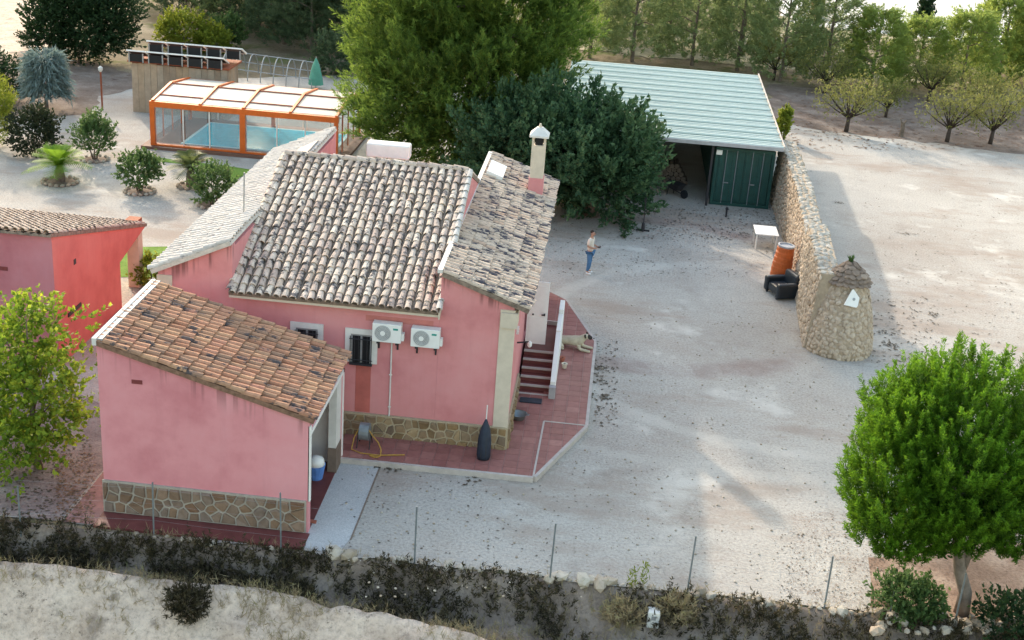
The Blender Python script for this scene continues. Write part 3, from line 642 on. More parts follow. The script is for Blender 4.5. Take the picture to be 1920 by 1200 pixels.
# windows
def window(x0, x1, z0, z1, fw=.15):
    wn = MB(); wn.box(x0 - fw, x1 + fw, -.05, -.003, z1, z1 + fw).box(x0 - fw, x0, -.05, -.003, z0, z1).box(x1, x1 + fw, -.05, -.003, z0, z1)
    o = wn.build('window', 'offwhite', H)
    MB().box(x0, x1, -.012, -.003, z0, z1).build('pane', 'dark', o)
    MB().box(x0 + .0, x0 + .05, -.03, -.014, z0, z1).box(x1 - .05, x1, -.03, -.014, z0, z1).box((x0 + x1) / 2 - .025, (x0 + x1) / 2 + .025, -.03, -.014, z0, z1).box(x0 + .05, x1 - .05, -.029, -.014, z1 - .05, z1).build('sash', 'steel', o)
    MB().box(x0 - .02, x1 + .02, -.10, -.003, z0 - .06, z0 - .002).build('sill', 'iron', o)
    g = MB(); n = 5
    for i in range(n + 1):
        xx = x0 + (x1 - x0) * i / n; g.tube([(xx, -.10, z0 + .02), (xx, -.10, z1 - .04)], .011, 5)
    for zz in (z0 + .1, z1 - .12): g.tube([(x0 - .03, -.10, zz), (x1 + .03, -.10, zz)], .012, 5)
    g.build('grille', 'iron', o)
wl0, wl1 = ay(556, 615, 0), ay(592, 640, 0)
window(-5.76, -5.17, 2.35, 3.12); window(-4.28, -3.71, 2.28, 3.10)
MB().box(-4.13, -3.72, -.008, -.003, .82, 2.21).build('paint_patch', 'stainred', H)
MB().box(-3.9, -2.1, -.007, -.003, 3.50, 3.66).build('repair_patch', 'patchpink', H)
# wall lamp, doorbell box
MB().tube([(.005, 2.1, 2.4), (.33, 2.1, 2.46)], .025, 6).build('lamp_bracket', 'iron', H)
MB().lathe([(.03, 0), (.065, .04), (.065, .14), (.03, .18)], 10, (.36, 2.1, 2.30)).build('lamp_globe', 'plastic', H)
MB().box(.003, .06, 1.5, 1.68, 2.9, 3.08).build('meter_box', 'plastic', H)
# entrance door, standing open at a right angle to the wall
dm = MB().box(.06, .68, 5.27, 5.32, 1.08, 3.10); dr = dm.build('door', 'white', H, bevel=.008)
dr['label'] = 'white entrance door standing wide open'
MB().box(.14, .60, 5.255, 5.268, 1.20, 1.95).box(.14, .60, 5.255, 5.268, 2.15, 2.98).build('door_panel', 'white', dr)
MB().box(.57, .61, 5.20, 5.255, 2.04, 2.10).box(.50, .61, 5.19, 5.215, 2.05, 2.09).build('handle', 'iron', dr)
MB().lathe([(.03, 0), (.03, .02)], 10).build('lock', 'iron', dr, (.24, 5.25, 2.05)).rotation_euler = (math.pi / 2, 0, 0)
# steps, landing and stepped white parapet
ST = MB(); stp = []
for i in range(6):
    z = .15 + .155 * i; y0 = 3.62 + .29 * i; y1 = y0 + .29 if i < 5 else 7.3
    o = MB().box(.065, .98, y0, y1, .03, z).build('step', 'redfloor', H)
    MB().box(.065, .985, y0 - .025, y0 + .07, z - .035, z + .012).build('nosing', 'kerb', o)
MB().box(.065, .98, 7.3, 7.36, .03, 1.06).build('landing_edge', 'kerb', H)
pp = MB()
for (y0, y1, z0, z1) in ((3.5, 3.62, .0, .62), (3.62, 5.15, .0, 0), (5.15, 6.2, 0, 0), (6.2, 7.0, 0, 0)): pass
def par(y0, y1, za, zb, zc): pp.prism([(.985, y0, 0), (.985, y1, 0), (.985, y1, zb), (.985, y0, za)], (.15, 0, 0))
par(3.62, 5.1, .62, 1.62, 0); par(5.1, 6.35, 1.66, 1.72, 0); par(6.35, 7.15, 1.86, 1.88, 0)
pp.build('parapet', 'white', H, bevel=.012)
MB().box(.97, 1.16, 3.42, 3.6, .15, .52).build('pillar', 'grey', H)
# heater tank and its stand behind the ridge
tk_ = thing('water_tank', 'white boxy solar water tank behind the roof ridge', 'water tank', (-5.55, 12.4, 4.2))
MB().box(-.75, .75, -.27, .27, .38, .88).build('tank', 'white', tk_, bevel=.05); MB().box(-.77, -.755, -.2, .2, .45, .8).build('end_plate', 'grey', tk_)
for sx in (-.5, .5): MB().tube([(sx, -.25, -4.2), (sx, -.1, .4)], .03, 6).tube([(sx, .25, -4.2), (sx, .1, .4)], .03, 6).build('leg', 'steel', tk_)
MB().box(-.75, .75, -.02, .02, -.6, .25, Matrix.Translation((0, -.35, 0)) @ Matrix.Rotation(-.5, 4, 'X')).build('collector', 'steel', tk_)

# air conditioners
for k, (x0, lab) in enumerate(((-3.66, 'white outdoor air conditioner unit nearest the barred window'), (-2.64, 'white outdoor air conditioner unit farthest from the windows, nearer the corner'))):
    zc = 3.06 if k == 0 else 3.02
    t = thing('air_conditioner', lab, 'air conditioner', (x0, -.33, zc), 'air conditioners on the pink wall')
    MB().box(0, .76, 0, .26, 0, .52).build('casing', 'plastic', t, bevel=.015)
    MB().lathe([(.215, 0), (.215, .012)], 24).build('fan_guard', 'fan', t, (.28, -.002, .26)).rotation_euler = (math.pi / 2, 0, 0)
    MB().lathe([(.07, 0), (.07, .012)], 14).build('fan_hub', 'plastic', t, (.28, -.016, .26)).rotation_euler = (math.pi / 2, 0, 0)
    g = MB()
    for q in range(4): g.tube([(.28 + (.10 + .035 * q) * math.cos(a * .4), -.02, .26 + (.10 + .035 * q) * math.sin(a * .4)) for a in range(17)], .004, 4)
    g.build('guard_ring', 'plastic', t)
    MB().box(.55, .68, -.006, -.001, .37, .42).build('badge', 'teal', t)
    MB().box(.762, .83, .06, .22, .06, .26).build('valve_cover', 'plastic', t)
    for xx in (.12, .62): MB().box(xx, xx + .04, 0, .32, -.05, -.005).box(xx, xx + .04, .28, .325, -.3, -.05).build('bracket', 'iron', t)
dp = thing('drain_pipe', 'thin white drain pipe running down the pink wall from an air conditioner', 'pipe', (-3.18, -.05, .1))
MB().tube([(0, -.0, 0), (0, -.0, .72), (0, .02, .76), (0, .02, 2.92)], .022, 6).build('pipe', 'offwhite', dp)
MB().box(-.04, .04, -.0, .03, 1.9, 1.93).box(-.04, .04, -.0, .03, .95, .98).build('clip', 'offwhite', dp)

# ------------------------------------------------------------------ terrace
tz = .15
tp = [G(632, 856, tz), G(1000, 893, tz), G(1097, 798, tz), G(1114, 640, tz), G(1060, 562, tz), G(1020, 542, tz)]
tp = [Vector((p.x, p.y)) for p in tp]
tp = [Vector((-4.35, tp[0].y))] + tp[1:] + [Vector((.003, tp[5].y)), Vector((.06, 3.0)), Vector((.06, -.08)), Vector((-4.35, -.08))]
TER = structure(MB().prism([(p.x, p.y, 0) for p in tp], (0, 0, tz - .012)).build('terrace', 'grout'))
def inside(p, poly):
    c = False; j = len(poly) - 1
    for i in range(len(poly)):
        a, b = poly[i], poly[j]
        if (a.y > p[1]) != (b.y > p[1]) and p[0] < (b.x - a.x) * (p[1] - a.y) / (b.y - a.y) + a.x: c = not c
        j = i
    return c
def clip(poly, region):
    for i in range(len(region)):
        a, b = region[i], region[(i + 1) % len(region)]; new = []
        sd_ = lambda p: (b.x - a.x) * (p[1] - a.y) - (b.y - a.y) * (p[0] - a.x)
        for k in range(len(poly)):
            p, q = poly[k], poly[(k + 1) % len(poly)]; sp, sq = sd_(p), sd_(q)
            if sp >= 0: new.append(p)
            if sp * sq < 0: t = sp / (sp - sq); new.append((p[0] + (q[0] - p[0]) * t, p[1] + (q[1] - p[1]) * t))
        poly = new
        if len(poly) < 3: return []
    return poly
s = .37; x0_ = .06 - 12 * s; tile_me = MB().box(-s / 2 + .006, s / 2 - .006, -s / 2 + .006, s / 2 - .006, -.012, .012).mesh('tile', MT['terracotta'])
fe = lambda x: tp[0].y + (tp[1].y - tp[0].y) * (x - tp[0].x) / (tp[1].x - tp[0].x)
regA = [Vector((-4.35, fe(-4.35))), Vector((.06, fe(.06))), Vector((.06, -.08)), Vector((-4.35, -.08))]
regB = [Vector((.06, fe(.06))), tp[1], tp[2], tp[3], tp[4], tp[5], Vector((.06, tp[5].y))]
ncount = 0
for i in range(20):
    for j in range(-1, 42):
        xa, ya = x0_ + i * s, -1.40 + j * s; sq_ = [(xa + .006, ya + .006), (xa + s - .006, ya + .006), (xa + s - .006, ya + s - .006), (xa + .006, ya + s - .006)]
        if .06 < xa + s / 2 < .98 and 3.75 < ya + s / 2 < 7.2: continue
        for reg in (regA, regB):
            q = clip(sq_, reg)
            if len(q) < 3: continue
            ar = abs(sum(q[k][0] * q[(k + 1) % len(q)][1] - q[(k + 1) % len(q)][0] * q[k][1] for k in range(len(q)))) / 2
            if ar < .006: continue
            zz = tz - .010 + random.uniform(-.002, .002)
            if ar > (s - .012) ** 2 * .99: o = link('tile', tile_me, TER, (xa + s / 2, ya + s / 2, zz)); o.rotation_euler = (random.gauss(0, .004), random.gauss(0, .004), 0)
            else: MB().prism([(p[0] - q[0][0], p[1] - q[0][1], -.012) for p in q], (0, 0, .024)).build('tile', 'terracotta', TER, (q[0][0], q[0][1], zz))
            ncount += 1
print('terrace tiles', ncount)
kb = MB()
edge = tp[:6]
for i in range(5):
    a, b = edge[i], edge[i + 1]; d = (b - a).normalized(); nn = Vector((d.y, -d.x)) * .09
    kb.prism([(a.x, a.y, 0), (b.x, b.y, 0), (b.x + nn.x, b.y + nn.y, 0), (a.x + nn.x, a.y + nn.y, 0)], (0, 0, tz + .004 + .0015 * i))
kb.build('terrace_kerb', 'kerb', TER)
a, b, c = tp[1], Vector((G(1020, 790, tz).x, G(1020, 790, tz).y)), Vector((tp[2].x, tp[2].y))
kb = MB()
for p, q, zz in ((a, b, .0), (b, c, .003)):
    d = (q - p).normalized(); nn = Vector((-d.y, d.x)) * .025
    kb.prism([(p.x - nn.x, p.y - nn.y, tz), (q.x - nn.x, q.y - nn.y, tz), (q.x + nn.x, q.y + nn.y, tz), (p.x + nn.x, p.y + nn.y, tz)], (0, 0, .012 + zz))
kb.build('tile_border', 'kerb', TER)

# ------------------------------------------------------------------ garage
GA = thing('garage', 'pink garage with orange brown tile roof sloping to its open doorway', 'garage')
gx0, gx1, gy0, gy1 = -9.14, -4.2, -5.05, -1.3
zl_, zr_ = ay(175, 640, gy0).z, ay(578, 785, gy0).z
gs = (zl_ - zr_) / (gx1 - gx0)
def gz(x): return zl_ - (x - gx0) * gs
MT['pink_garage'] = wall_mat('rosy render with run-off', PINK_G, (zl_ + gx0 * gs, -gs, .7, .42), 1.6)
MB().prism([(gx0, gy0, 0), (gx1, gy0, 0), (gx1, gy0, gz(gx1) - tk), (gx0, gy0, gz(gx0) - tk)], (0, .2, 0)).build('wall', 'pink_garage', GA)
MB().prism([(gx0, gy1, 0), (gx1, gy1, 0), (gx1, gy1, gz(gx1) - tk), (gx0, gy1, gz(gx0) - tk)], (0, -.2, 0)).build('wall', 'pink_garage', GA)
MB().box(gx0, gx0 + .2, gy0 + .205, gy1 - .205, 0, gz(gx0 + .2) - tk).build('wall', 'pink_garage', GA)
MB().box(gx1 - .2, gx1, gy1 - .75, gy1 - .205, .72, gz(gx1) - tk - .01).build('jamb', 'offwhite', GA)
MB().box(gx1 - .21, gx1 + .02, gy1 - .77, gy1 - .205, 0, .72).build('jamb_foot', 'cladgrey', GA)
MB().box(gx1 - .2, gx1, gy0 + .205, gy1 - .755, gz(gx1) - .45, gz(gx1) - tk - .012).build('lintel', 'pink_garage', GA)
MB().box(gx1 - .02, gx1 + .035, gy0 - .0, gy0 + .10, 0.86, gz(gx1) - .2).box(gx1 + .003, gx1 + .03, gy0 + .10, gy1 - .0, gz(gx1) - .47, gz(gx1) - .36).box(gx1 + .003, gx1 + .03, gy1 - .09, gy1 + .003, .0, gz(gx1) - .36).build('door_frame', 'white', GA)
MB().box(gx0 + .205, gx0 + .23, gy0 + .21, gy1 - .21, .02, 3.2).box(gx0 + .24, gx1 - .25, gy1 - .235, gy1 - .21, .02, 3.0).build('inner_plaster', 'white', GA)
MB().box(gx0 + .21, gx1 + .0, gy0 + .21, gy1 - .21, 0.0, .03).build('floor', 'redfloor', GA)
MB().box(gx0 - .02, gx1 - .05, gy0 - .05, gy0 - .003, 0, .88).build('plinth', 'mortar_grey', GA)
clad(GA, (gx0, gy0 - .05, .03), (1, 0, 0), (0, 0, 1), gx1 - gx0 - .06, .82, .27, 'cladgrey')
MB().box(-8.35, -8.10, gy0 - .012, gy0 - .002, gz(-8.3) - .72, gz(-8.3) - .62).build('vent', 'darkred', GA)
Lg = math.hypot(gx1 + .12 - gx0, (gx1 + .12 - gx0) * gs)
O = Vector((gx1 + .12, gy0 - .08, gz(gx1 + .12)))
Mg, Tg, ng = tile_roof(O, (0, 1, 0), (-1, 0, gs), gy1 - gy0 + .2, Lg, .212, .345)
r_g = pan_sheet(Mg, gy1 - gy0 + .2, Lg, ng, 'pan_garage', GA)
lay_tiles([(r_g, Tg, tile_mesh('tile', 'tile_garage', .44, .092, .074))], 300)
MB().box(gx0 - .07, gx0 + .03, gy0 - .09, gy1 + .13, gz(gx0) - .06, gz(gx0) + .12).build('parapet', 'offwhite', r_g)
MB().box(gx0 + .033, gx0 + .16, gy0 - .04, gy1 + .11, gz(gx0), gz(gx0) + .10).build('flashing', 'grey', r_g)
structure(MB().box(gx0 - .02, gx1 + .05, gy0 - .72, gy0 - .053, -.2, .03).build('red_ledge', 'redfloor'))
bk = thing('laundry_basket', 'blue and white plastic basket inside the garage doorway', 'basket', (-4.62, -2.45, .03))
MB().lathe([(.17, 0), (.24, .38), (.25, .40)], 14).build('tub', 'blue', bk)
MB().lathe([(.23, .40), (.2, .55), (.08, .62), (.01, .63)], 12).build('cloth', 'white', bk, smoothf=True)
tag(MB().box(-.13, .13, -.05, .05, 0, .06).build('brick', 'clay', None, G(583, 980)), 'single red brick lying on the concrete by the garage corner', 'brick')

# ------------------------------------------------------------------ left outbuilding
OB = thing('outbuilding', 'pink and red outbuilding with shallow tile roof and porch at left edge', 'outbuilding')
bx, by = -13.45, 2.5
zc0 = 4.12
pr = [(bx, by, 0), (bx, 8.0, 0), (bx, 8.0, 3.0)]
def ax_(u, v, x):
    d = _ray(u, v); p = CAM + (x - CAM[0]) / d[0] * d; return Vector(p)
pA, pB, pC = ax_(115, 443, bx), ax_(272, 425, bx), ax_(225, 492, bx)
MB().prism([(bx, by, 0), (bx, pC.y, 0), (bx, pC.y, pC.z), (bx, pB.y, pB.z), (bx, by, zc0)], (-.22, 0, 0)).build('wall', 'red', OB)
MB().box(-24, bx - .003, by - .002, by + .22, 0, zc0 - .03).build('wall', 'mauve', OB)
MB().box(-24, bx - .225, pC.y - .2, pC.y, 0, pC.z).build('wall', 'red', OB)
sl = (pB.z - zc0) / (pB.y - by)
rb = [(-24, by - .15, zc0), (bx + .05, by - .15, zc0), (bx + .05, pB.y + .05, pB.z + .02), (-24, pB.y + .05, pB.z + .02)]
Lo = math.hypot(pB.y - by + .2, (pB.z - zc0 + .02))
Mo, To, no_ = tile_roof(Vector((-24, by - .15, zc0 + .03)), (1, 0, 0), (0, pB.y - by + .2, pB.z - zc0 + .02), 10.6, Lo, .23)
r_o = pan_sheet(Mo, 10.6, Lo, no_, 'pan', OB, .05)
MT['tile_out'] = piece_mat('pinkish clay tile', [(0.46, 0.36, 0.29), (0.54, 0.44, 0.36), (0.50, 0.40, 0.33), (0.58, 0.49, 0.41)], 0.9, 10, (0.25, 0.2, 0.17), 0.2, 3)
lay_tiles([(r_o, [t for t in To if t.translation.x > -19.5], tile_mesh('tile', 'tile_out'))], 300)
cp = G(256, 535)
MB().box(cp.x - .2, cp.x + .2, cp.y - .2, cp.y + .2, 0, 1.95).build('porch_column', 'cream', OB)
MB().box(cp.x - .23, cp.x + .2, cp.y - .23, cp.y + .23, 1.953, 2.42).build('beam', 'beam', OB)
hp = ax_(140, 490, bx); MB().box(bx + .002, bx + .012, hp.y - .08, hp.y + .08, hp.z - .09, hp.z + .07).build('vent', 'iron', OB)
hp = ax_(140, 580, bx); MB().box(bx + .002, bx + .03, hp.y - .5, hp.y + .45, hp.z - .06, hp.z + .06).build('vent', 'iron', OB)
hp = ay(2, 503, by - .002); MB().box(hp.x - .25, hp.x + .2, by - .014, by - .004, hp.z - .06, hp.z + .06).build('vent', 'darkred', OB)

# ------------------------------------------------------------------ metal shed and container
SH = thing('open_shed', 'open fronted shed under a long pale green ribbed metal roof', 'shed')
sy0, sy1, sz0, sz1, sx0, sx1 = 25.5, 40.0, 2.97, 3.42, -.35, 9.72
npan = 13
for i in range(npan):
    ya, yb = sy0 + (sy1 - sy0) * i / npan, sy0 + (sy1 - sy0) * (i + 1) / npan
    za, zb = sz0 + (sz1 - sz0) * i / npan, sz0 + (sz1 - sz0) * (i + 1) / npan
    o = MB().prism([(sx0, ya, za), (sx0, yb - .004, zb - .02), (sx0, yb - .004, zb - .06), (sx0, ya, za - .05)], (sx1 - sx0, 0, 0)).build('roof_panel', 'roofpanel', SH)
    rm = MB()
    rm.prism([(sx0, ya + .0, za + .002), (sx0, ya + .05, za + .075), (sx0, ya + .13, za + .075), (sx0, ya + .2, za + .004)], (sx1 - sx0, 0, 0))
    for q in (.42, .68): rm.prism([(sx0, ya + q * (yb - ya), za + q * (zb - za) - .008), (sx0, ya + q * (yb - ya) + .03, za + q * (zb - za) + .028), (sx0, ya + q * (yb - ya) + .09, za + q * (zb - za) + .026), (sx0, ya + q * (yb - ya) + .12, za + q * (zb - za) - .008)], (sx1 - sx0, 0, 0))
    rm.build('rib', 'roofedge', o)
MB().box(sx0, sx1, sy0 - .06, sy0 - .003, sz0 - .13, sz0 + .03).build('gutter', 'grey', SH)
MB().prism([(sx1 + .003, sy0, sz0 - .1), (sx1 + .003, sy1, sz1 - .1), (sx1 + .003, sy1, sz1 + .08), (sx1 + .003, sy0, sz0 + .08)], (.05, 0, 0)).build('roof_edge', 'kerb', SH)
MB().box(sx0 + .1, 6.6, 38.6, 38.7, 0, 3.2).build('back_wall', 'green', SH)  # rear wall added to keep the inside of the shed dark
MB().box(sx0 + .1, sx0 + .2, 27.5, 38.5, 0, 2.9).build('side_wall', 'green', SH)  # wall likewise added to block light from the open bay
for px_ in (sx0 + .2, 3.2, 6.62): MB().box(px_, px_ + .1, 25.7, 25.8, 0, sz0 - .07).build('post', 'iron', SH)
CO = thing('shipping_container', 'dark green steel container with closed double doors under the shed roof', 'container')
c0, c1, cyf, cyb = 6.86, 9.46, 26.0, 38.3
bd = MB()
bd.box(c0, c1, cyf + .12, cyb, .1, 2.62)
for i in range(24):
    yy = cyf + .3 + i * .5; bd.box(c0 - .03, c0 - .002, yy, yy + .25, .2, 2.55)
bd.build('body', 'green', CO)
MB().box(c0 - .02, c0 + .12, cyf, cyf + .12, 0, 2.66).box(c1 - .12, c1 + .02, cyf, cyf + .12, 0, 2.66).box(c0 + .12, c1 - .12, cyf, cyf + .12, 2.52, 2.66).box(c0 + .12, c1 - .12, cyf, cyf + .12, 0, .16).build('frame', 'green', CO)
for k in (0, 1):
    xa = c0 + .14 + k * 1.165; d = MB(); d.box(xa, xa + 1.145, cyf + .05, cyf + .1, .17, 2.5)
    for q in range(4): d.box(xa + .06 + q * .28, xa + .20 + q * .28, cyf + .02, cyf + .052, .25, 2.44)
    dd_ = d.build('door', 'green', CO)
    lb = MB()
    for q in (.33, .80): lb.tube([(xa + q, cyf - .005, .12), (xa + q, cyf - .005, 2.56)], .022, 6)
    lb.box(xa + .3, xa + .55, cyf - .04, cyf - .015, 1.05, 1.10); lb.build('locking_bar', 'galv', dd_)
tag(MB().box(-.13, .13, -.12, .0, 0, .2).build('floodlight', 'white', None, (c0 + .12, cyf - .02, 2.35)), 'small white floodlight at the top left corner of the green container', 'lamp')
LP = thing('log_pile', 'dark pile of stacked firewood in the shade inside the open shed', 'firewood', (4.9, 29.2, 0))
lm = MB().tube([(0, -.55, 0), (0, .55, 0)], .12, 8).mesh('log', MT['trunk'])
for j in range(5):
    for i in range(9 - j): link('log', lm, LP, (i * .24 + j * .12 - 1.0, random.uniform(-.06, .06), .12 + j * .2))
WB = thing('wheelbarrow', 'dark wheelbarrow parked at the mouth of the open shed', 'wheelbarrow', (5.3, 26.9, 0), None, .8)
MB().add([(-.28, -.38, .6), (.28, -.38, .6), (.28, .42, .6), (-.28, .42, .6), (-.18, -.25, .32), (.18, -.25, .32), (.18, .2, .32), (-.18, .2, .32)], [(7, 6, 5, 4), (0, 1, 5, 4), (1, 2, 6, 5), (2, 3, 7, 6), (3, 0, 4, 7)]).build('tray', 'iron', WB)
MB().tube([(-.25, .75, .62), (-.2, .2, .36), (-.08, -.55, .2)], .02, 6).tube([(.25, .75, .62), (.2, .2, .36), (.08, -.55, .2)], .02, 6).build('frame', 'iron', WB)
MB().tube([(-.04, -.55, .2), (.04, -.55, .2)], .2, 14).build('wheel', 'leather', WB)
for sx in (-.2, .2): MB().tube([(sx, .25, .36), (sx * 1.1, .3, 0)], .018, 6).build('leg', 'iron', WB)

# ------------------------------------------------------------------ stone wall and tower
def xl(y): return float(np.interp(y, [10.4, 14.5, 21, 28], [9.22, 9.47, 9.72, 9.72]))
SW = thing('stone_wall', 'long dry stone wall running from the tower back to the green shed', 'wall')
def wtop(y): return float(np.interp(y, [10.4, 15.5, 15.6, 21, 28], [2.72, 2.66, 2.18, 2.45, 2.78]))
core = MB(); ys = [9.75, 12, 13.5, 15.5, 15.62, 18, 21, 24, 28]
for a, b in zip(ys[:-1], ys[1:]):
    za, zb = wtop(a + .001), wtop(b - .001)
    P = [[(xl(yy) - .0, yy, -.05), (xl(yy) + .95, yy, -.05), (xl(yy) + .82, yy, zz - .04), (xl(yy) + .18, yy, zz - .04)] for yy, zz in ((a, za), (b, zb))]
    core.add(P[0] + P[1], [(0, 1, 2, 3), (7, 6, 5, 4), (0, 4, 5, 1), (1, 5, 6, 2), (2, 6, 7, 3), (3, 7, 4, 0)])
core.build('core', 'rubblecore', SW)
RM, TM, SM, PM = rock_meshes('rubble'), rock_meshes('topstone'), rock_meshes('slate', 5, (.3, .5)), rock_meshes('palestone')
spots = []; tops = []
y = 9.85
while y < 28:
    z = .08
    while z < wtop(y) - .1:
        t = z / wtop(y); spots.append(((xl(y) + .18 * t + .0, y + random.uniform(-.07, .07), z + random.uniform(-.05, .05)), (-1, 0, .07), random.uniform(.17, .30)))
        if random.random() < .35: spots.append(((xl(y) + .95 - .13 * t, y + random.uniform(-.07, .07), z), (1, 0, .07), random.uniform(.25, .35)))
        z += random.uniform(.17, .23)
    for k in range(3): tops.append(((xl(y) + .26 + k * .22 + random.uniform(-.05, .05), y + random.uniform(-.08, .08), wtop(y) - .05), (random.gauss(0, .15), random.gauss(0, .15), 1), random.uniform(.2, .34)))
    y += .215
tops += [((xl(15.5) + .2 + .2 * k, 15.6, 2.3 + .2 * j), (0, 1, 0), .24) for k in range(4) for j in range(2)]
face_rocks(spots, RM, SW, 160); face_rocks(tops, TM, SW, 140)
TW = thing('stone_tower', 'round rubble stone tower with dark conical cap at near end of the stone wall', 'tower', (0, 0, 0))
tcx, tcy = 10.36, 10.05
prof = [(1.16, -.05), (1.15, .35), (1.09, .8), (.99, 1.3), (.86, 1.8), (.72, 2.2), (.66, 2.42)]
MB().lathe([(r - .05, z) for r, z in prof], 28, (tcx, tcy, 0)).build('core', 'rubblecore', TW, smoothf=True)
sp = []; z = .07
while z < 2.4:
    r = float(np.interp(z, [p[1] for p in prof], [p[0] for p in prof])); n = int(2 * math.pi * r / .155)
    for k in range(n):
        a = 2 * math.pi * (k + random.uniform(-.3, .3)) / n
        sp.append(((tcx + math.cos(a) * (r - .055), tcy + math.sin(a) * (r - .055), z + random.uniform(-.05, .05)), (math.cos(a), math.sin(a), .35), random.uniform(.12, .24)))
    z += .135
face_rocks(sp, RM, TW, 230)
cp_ = []; MB().lathe([(.66, 2.40), (.70, 2.46), (.53, 2.72), (.2, 3.02), (.03, 3.1)], 20, (tcx, tcy, 0)).build('cap_core', 'slate', TW)
for j, (r, z) in enumerate(((.69, 2.47), (.61, 2.6), (.53, 2.73), (.41, 2.85), (.28, 2.96), (.14, 3.06))):
    n = max(4, int(2 * math.pi * r / .2))
    for k in range(n):
        a = 2 * math.pi * (k + .5 * (j % 2)) / n + random.uniform(-.08, .08); cp_.append(((tcx + math.cos(a) * r, tcy + math.sin(a) * r, z), (math.cos(a) * .6, math.sin(a) * .6, 1), random.uniform(.22, .3)))
face_rocks(cp_, SM, TW, 70)
pl = thing('rooftop_plant', 'small green spiky plant growing on the tip of the tower cap', 'plant', (tcx - .04, tcy, 3.06))
n = 40; ang = rng.uniform(0, 6.28, n); dr_ = np.stack([np.cos(ang) * .5, np.sin(ang) * .5, np.full(n, 1.0)], 1)
link('leaf_tuft', np_mesh('leaf_tuft', leaves(dr_ * .12, dr_, .28, .05, .3), 4, 'L_bush'), pl)
sg = ay(1600, 560, tcy - .82); th = thing('triangle_sign', 'white triangular plate with a dark dot fixed on the tower', 'sign', (sg.x, sg.y, sg.z), None, .3)
Rm = Matrix.Rotation(-.28, 4, 'X')
MB().prism([Rm @ Vector(p) for p in ((-.32, 0, -.2), (.12, 0, -.3), (.17, 0, -.24), (.22, 0, .02), (-.02, 0, .34))], Rm @ Vector((0, .03, 0))).build('plate', 'white', th)
MB().tube([Rm @ Vector((.02, -.012, -.02)), Rm @ Vector((.02, .0, -.02))], .05, 10).build('dot', 'fan', th)

# things by the wall
tb = thing('white_table', 'square white plastic table standing beside the stone wall', 'table', tuple(G(1432, 462)))
MB().box(-.47, .47, -.62, .62, .66, .71).build('tabletop', 'white', tb, bevel=.015)
for sx in (-.4, .4):
    for sy in (-.55, .55): MB().box(sx - .025, sx + .025, sy - .025, sy + .025, 0, .66).build('leg', 'offwhite', tb)
bp = G(1457, 527); br_ = thing('orange_barrel', 'tall orange barrel with grey rim standing behind the black armchair', 'barrel', (bp.x + .05, bp.y, 0)); br_.rotation_euler = (0, .07, 0)
pr = [(.34, 0)]
for i in range(7): z = .08 + i * .19; k = .385 - .005 * abs(i - 2) - .012 * max(0, i - 3); pr += [(k, z), (k, z + .155), (k - .009, z + .165), (k - .009, z + .18)]
pr += [(.31, 1.42)]
MB().lathe(pr, 22).build('body', 'barrel', br_, smoothf=False)
MB().lathe([(.325, 1.42), (.33, 1.48), (.27, 1.49), (.26, 1.44)], 22).build('rim', 'grey', br_)
ac_ = thing('black_armchair', 'black leather armchair left outdoors against the stone wall', 'armchair', tuple(G(1462, 553)), None, -1.2)
MB().box(-.36, .36, -.36, .30, .12, .44).build('seat', 'leather', ac_, bevel=.07)
MB().box(-.46, .46, .24, .50, .10, .92, Matrix.Rotation(-.1, 4, 'X')).build('backrest', 'leather', ac_, bevel=.08)
for s_ in (-1, 1): MB().box(s_ * .48 - .12, s_ * .48 + .12, -.42, .40, .05, .62).build('armrest', 'leather', ac_, bevel=.07)
for sx in (-.4, .4):
    for sy in (-.34, .34): MB().box(sx - .03, sx + .03, sy - .03, sy + .03, 0, .13).build('foot', 'iron', ac_)
po = thing('pole_stand', 'thin dark pole on a small cross foot standing in the gravel yard', 'pole', tuple(G(1205, 433)))
MB().tube([(0, 0, 0), (0, 0, 1.45)], .022, 6).build('pole', 'iron', po)
MB().box(-.28, .28, -.04, .04, 0, .06).box(-.04, .04, -.28, .28, .062, .10).build('base', 'iron', po); MB().lathe([(.08, .1), (.06, .32), (.03, .36)], 10).build('collar', 'iron', po)
MB().tube([(0, 0, 1.2), (-.07, 0, 1.32), (-.03, 0, 1.45)], .015, 5).build('hook', 'iron', po)
bo = thing('short_post', 'short black post standing in front of the green container', 'post', tuple(G(1361, 407)))
MB().tube([(0, 0, 0), (0, 0, .34)], .04, 8).build('post', 'iron', bo); MB().lathe([(.06, .34), (.07, .38), (.05, .45)], 10).build('head', 'iron', bo)
pa = G(906, 860, .15); ps = thing('covered_parasol', 'folded garden parasol in a dark blue cover leaning on the stone plinth', 'parasol', (pa.x, pa.y, .15)); ps.rotation_euler = (-.12, 0, 0)
MB().lathe([(.16, 0), (.19, .1), (.18, .55), (.13, .85), (.05, 1.05), (.02, 1.12)], 12).build('cover', 'navy', ps, smoothf=True)
MB().tube([(0, 0, 1.05), (0, .02, 1.5)], .016, 6).build('pole', 'offwhite', ps)
for q in (-.06, .07): MB().tube([(q, -.17, .1), (q * .8, -.15, .6), (q * .2, -.05, 1.0)], .012, 5).build('strap', 'iron', ps)
hb = G(682, 838, .15); hr = thing('hose_reel', 'grey hose reel with loose yellow hose on the red tiled terrace', 'hose reel', (hb.x, hb.y + .1, .15))
MB().tube([(-.13, 0, .42), (-.11, 0, .42), (.11, 0, .42), (.13, 0, .42)], [.24, .24, .24, .24], 16).build('drum', 'galv', hr)
for sx in (-.17, .17): MB().tube([(sx, -.22, 0), (sx, 0, .42), (sx, .2, 0)], .016, 6).build('stand', 'iron', hr)
